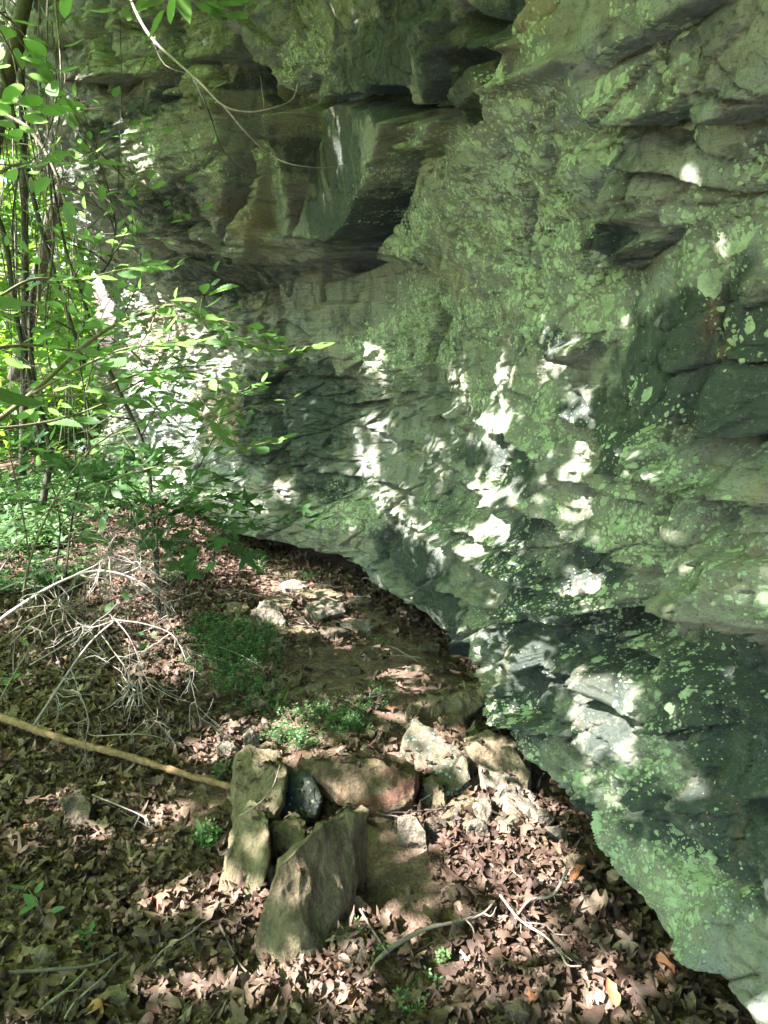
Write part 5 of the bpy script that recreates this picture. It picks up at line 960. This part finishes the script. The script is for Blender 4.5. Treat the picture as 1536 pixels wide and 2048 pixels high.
FT = [(-6.2, 10.5, 6.5, 2.0, "nearest woodland tree left of the cliff corner, low branches in full leaf"), (-4.6, 8.2, 4.2, 1.2, "small understorey tree in bright leaf right beside the cliff corner"), (-8.5, 13, 8, 2.6, "tall leafy tree behind the tangle of creepers"), (-6.8, 16, 9, 2.8, "tree closing the gap beyond the far end of the cliff"),
      (-10.5, 17, 9, 3.0, "broad tree deeper in the wood at the far left"), (-13, 22, 11, 3.4, "dim tall tree far back on the left"), (-8.5, 22, 11, 3.2, "farthest bright tree seen between the stems"), (-5.5, 24, 11, 3, "pale far tree showing just beside the cliff edge"), (-5.2, 6.2, 3.4, .9, "young broad-leaved tree at the left edge near the path")]
for k, (x, y, h, r, lb) in enumerate(FT): far_tree(x, y, h, r, 500 + k, lb, 3200 if k < 4 else 2200, size=.14 if y < 12 else .24)
DW = Leaves(); g_ = np.random.default_rng(77); q = 26000; yy = g_.uniform(8.5, 30, q); xx = -0.385 * yy - g_.uniform(0.0, 1, q) ** 1.2 * (.6 + .42 * yy); zz = g_.uniform(0, 1, q) ** 1.2 * (2.0 + .22 * yy)
kp = vn(xx * .8, yy * .5 + zz * 1.1, 9) > .36; xx, yy, zz = xx[kp], yy[kp], zz[kp]; q = len(xx)
put(DW, TO[:2] + TM[:1], np.stack([xx, yy, zz + gh(xx, yy)], -1), g_.normal(0, 1, (q, 3)) * [1, 1, .4], .24, g_, .5); tag(DW.build('distant_foliage', M_FARGREEN), kind='stuff')
TH = Leaves(); q = 15000; yy = g_.uniform(-5, 9.5, q); xx = -2.55 - .12 * np.abs(yy) - .42 * np.maximum(0, yy) - g_.uniform(0, 4.0, q) ** 1.1; zz = g_.uniform(0, 1, q) ** 1.3 * (0.5 + .75 * (-2.4 - xx)) * (.5 + vn(xx * .9, yy * .9, 4))  # unseen foliage added off to the left to bounce green light onto the cliff
zz = np.minimum(zz, 3.4); put(TH, TO[:2] + TM[:2], np.stack([xx, yy, zz + gh(xx, yy)], -1), g_.normal(0, 1, (q, 3)) * [1, 1, .4], .15, g_, .5); tag(TH.build('bounce_thicket', M_FARGREEN), kind='stuff')

# ------------------------------------------------------------------ low green plants
def stuff_plants(name, spots, tmpl, size, per, mat, seed, hgt, whorl=True):
    g = np.random.default_rng(seed); L = Leaves(); ps = []; ds = []
    for u, v, ru, rv, n in spots:
        c = G(u, v); r1 = abs(G(u + ru, v)[0] - c[0]); r2 = .5 * abs(G(u, v - rv)[1] - G(u, v + rv)[1])
        q = g.normal(0, .5, (n, 2)); x = c[0] + q[:, 0] * r1; y = c[1] + q[:, 1] * r2; ok = x < np.interp(y, BYS, BXS) + .2; x, y = x[ok], y[ok]
        for a, b in zip(x, y):
            z = float(gh(a, b)) + .01; h_ = hgt * g.uniform(.3, 1.1); lean = g.normal(0, .35, 2)
            for j in range(per):
                t = (j // 4 + 1) / (per / 4); an = g.uniform(0, 6.28); ps.append((a + lean[0] * h_ * t, b + lean[1] * h_ * t, z + h_ * t)); ds.append((math.cos(an), math.sin(an), g.uniform(-.1, .5)))
    put(L, tmpl, ps, ds, size, g, .3); return tag(L.build(name, mat), kind='stuff')
TS = [leaf_strip(ovate(.2), 4, .3, .2, 0, .05, 600 + k) for k in range(3)]
stuff_plants('green_weeds', [(455, 1300, 85, 66, 420), (480, 1330, 70, 44, 160), (430, 1260, 60, 25, 160), (520, 1290, 50, 40, 120), (540, 1420, 60, 24, 70), (640, 1440, 70, 24, 90), (700, 1450, 40, 30, 70), (570, 1480, 60, 14, 60), (610, 1500, 30, 8, 30), (500, 1380, 60, 20, 60), (520, 1120, 30, 14, 60), (350, 1160, 40, 14, 60), (620, 1160, 60, 8, 40), (770, 1400, 40, 30, 25),
              (420, 1690, 26, 24, 34), (445, 1560, 20, 14, 14), (700, 1460, 40, 10, 30), (850, 1990, 30, 16, 5), (870, 1930, 30, 10, 4), (730, 1900, 20, 20, 4), (760, 1290, 30, 14, 8), (820, 2035, 30, 12, 5)], TS, .016, 16, M_WEED, 71, .05)
stuff_plants('undergrowth', [(60, 1000, 140, 60, 420), (180, 960, 100, 40, 320), (40, 900, 90, 40, 350), (120, 880, 90, 30, 350), (230, 1010, 90, 30, 160), (60, 1090, 90, 40, 140), (90, 1180, 90, 40, 60), (30, 850, 90, 20, 400), (130, 850, 70, 14, 250)], TO[:2], .055, 12, M_WEED, 72, .20)
def seedling(label, u, v, n, size, h, seed, tmpl=TO, mat=M_GREEN, lean=(0, 0)):
    g = np.random.default_rng(seed); b = G(u, v); e = empty('seedling', b, label, 'seedling'); T = Tubes(); l = T.tube([(0, 0, -.01), (lean[0] * .4, lean[1] * .4, h * .5), (lean[0], lean[1], h)], .0022, .0012, 5, 3); ps = []; ds = []
    for j in range(n):
        t = .35 + .64 * j / max(1, n - 1); p, _ = along(l, t); a = j * 2.4 + g.uniform(-.3, .3); ps.append(p); ds.append((math.cos(a), math.sin(a), .25))
    L = Leaves(); put(L, tmpl, ps, ds, size, g, .2); T.build('stem', M_GTWIG, e); L.build('foliage', mat, e); return e
seedling("seedling with broad bright leaves in the litter at the lower left edge", 95, 1850, 5, .065, .10, 1, lean=(-.05, .02))
seedling("low seedling trailing right of the broad-leaved one", 150, 1880, 8, .035, .05, 2, lean=(.06, -.02))
seedling("tiny seedling with rounded leaves at the end of the trailing one", 178, 1900, 5, .03, .03, 3)
seedling("plant with long narrow pointed leaves beside the leaning rock", 405, 1705, 7, .06, .06, 4, [leaf_strip(ovate(.12), 7, .9, .3, 0, .02, 5)])
seedling("three-leaved seedling near the left edge under the dead branches", 25, 1395, 6, .06, .12, 5)
seedling("pair of pale leaves lit among the dead twigs at left", 60, 1330, 4, .05, .18, 6)
seedling("seedling with lobed leaves below the maple, in shade", 300, 1330, 5, .07, .16, 7, TM)
seedling("small fern-like seedling in the sunny leaf patch under the lip", 520, 1150, 12, .07, .10, 8, [leaf_strip(ovate(.10), 7, .7, .3, 0, .02, 6)])
seedling("clover-like sprout on the soil below the thick forked stick", 745, 1925, 5, .018, .025, 9)
# a few leaves that catch the eye
def one_leaf(label, u, v, tmpl, size, col, seed, z=.05, name='fallen_leaf'):
    g = np.random.default_rng(seed); L = Leaves(); L.add(tmpl, np.zeros((1, 3)), rot_mats(g.uniform(0, 6.28, 1), g.normal(0, .2, 1), g.normal(0, .2, 1)), [size], [col]); o = L.build(name, M_LIT); p = G(u, v); o.location = (p[0], p[1], p[2] + z); return tag(o, label, 'leaf')
one_leaf("pinkish star-shaped fallen leaf lying flat in the left foreground", 332, 1820, TL[19], .085, .9, 1)
one_leaf("rust-orange curled fallen leaf at the bottom right, in the sun spot", 1225, 2025, TL[3], .085, .93, 2)
one_leaf("orange-brown fallen leaf beside the cliff lip, upper part of the sunny litter", 1150, 1775, TL[5], .09, .93, 3)
one_leaf("large tan fallen leaf with a curled edge, by the dark soil under the lip", 1185, 1835, TL[12], .13, .8, 4)

# leaves that have fallen on and between the stones of the pile
RL = Leaves(); bpy.context.view_layer.update(); vs = []; fs = []
for o in list(COL.objects):
    if o.name.split('.')[0] in ('rock', 'flat_stone', 'fallen_log') and o.type == 'MESH':
        n_ = len(vs); M_ = o.matrix_world; vs += [M_ @ v.co for v in o.data.vertices]; fs += [[i + n_ for i in p.vertices] for p in o.data.polygons]
RB = BVHTree.FromPolygons(vs, fs); g_ = np.random.default_rng(8); ps = []; qs = []
for _ in range(1600):
    x, y = g_.uniform(-.9, .75), g_.uniform(1.35, 3.6); r = RB.ray_cast(Vector((x, y, 1.0)), Vector((0, 0, -1)))
    if r[0] is not None and r[1].z > .55 and r[0].z < .22 and g_.uniform() < .8: ps.append(np.array(r[0]) + [0, 0, .008])
ps = np.array(ps); tid = g_.integers(0, len(TL), len(ps))
for k in range(len(TL)):
    m = tid == k; q = m.sum()
    if q: RL.add(TL[k], ps[m], rot_mats(g_.uniform(0, 6.28, q), g_.normal(0, .25, q), g_.normal(0, .25, q)), g_.uniform(.02, .06, q), g_.beta(2.2, 2.4, q) * .9)
tag(RL.build('leaf_litter', M_LIT), kind='stuff')
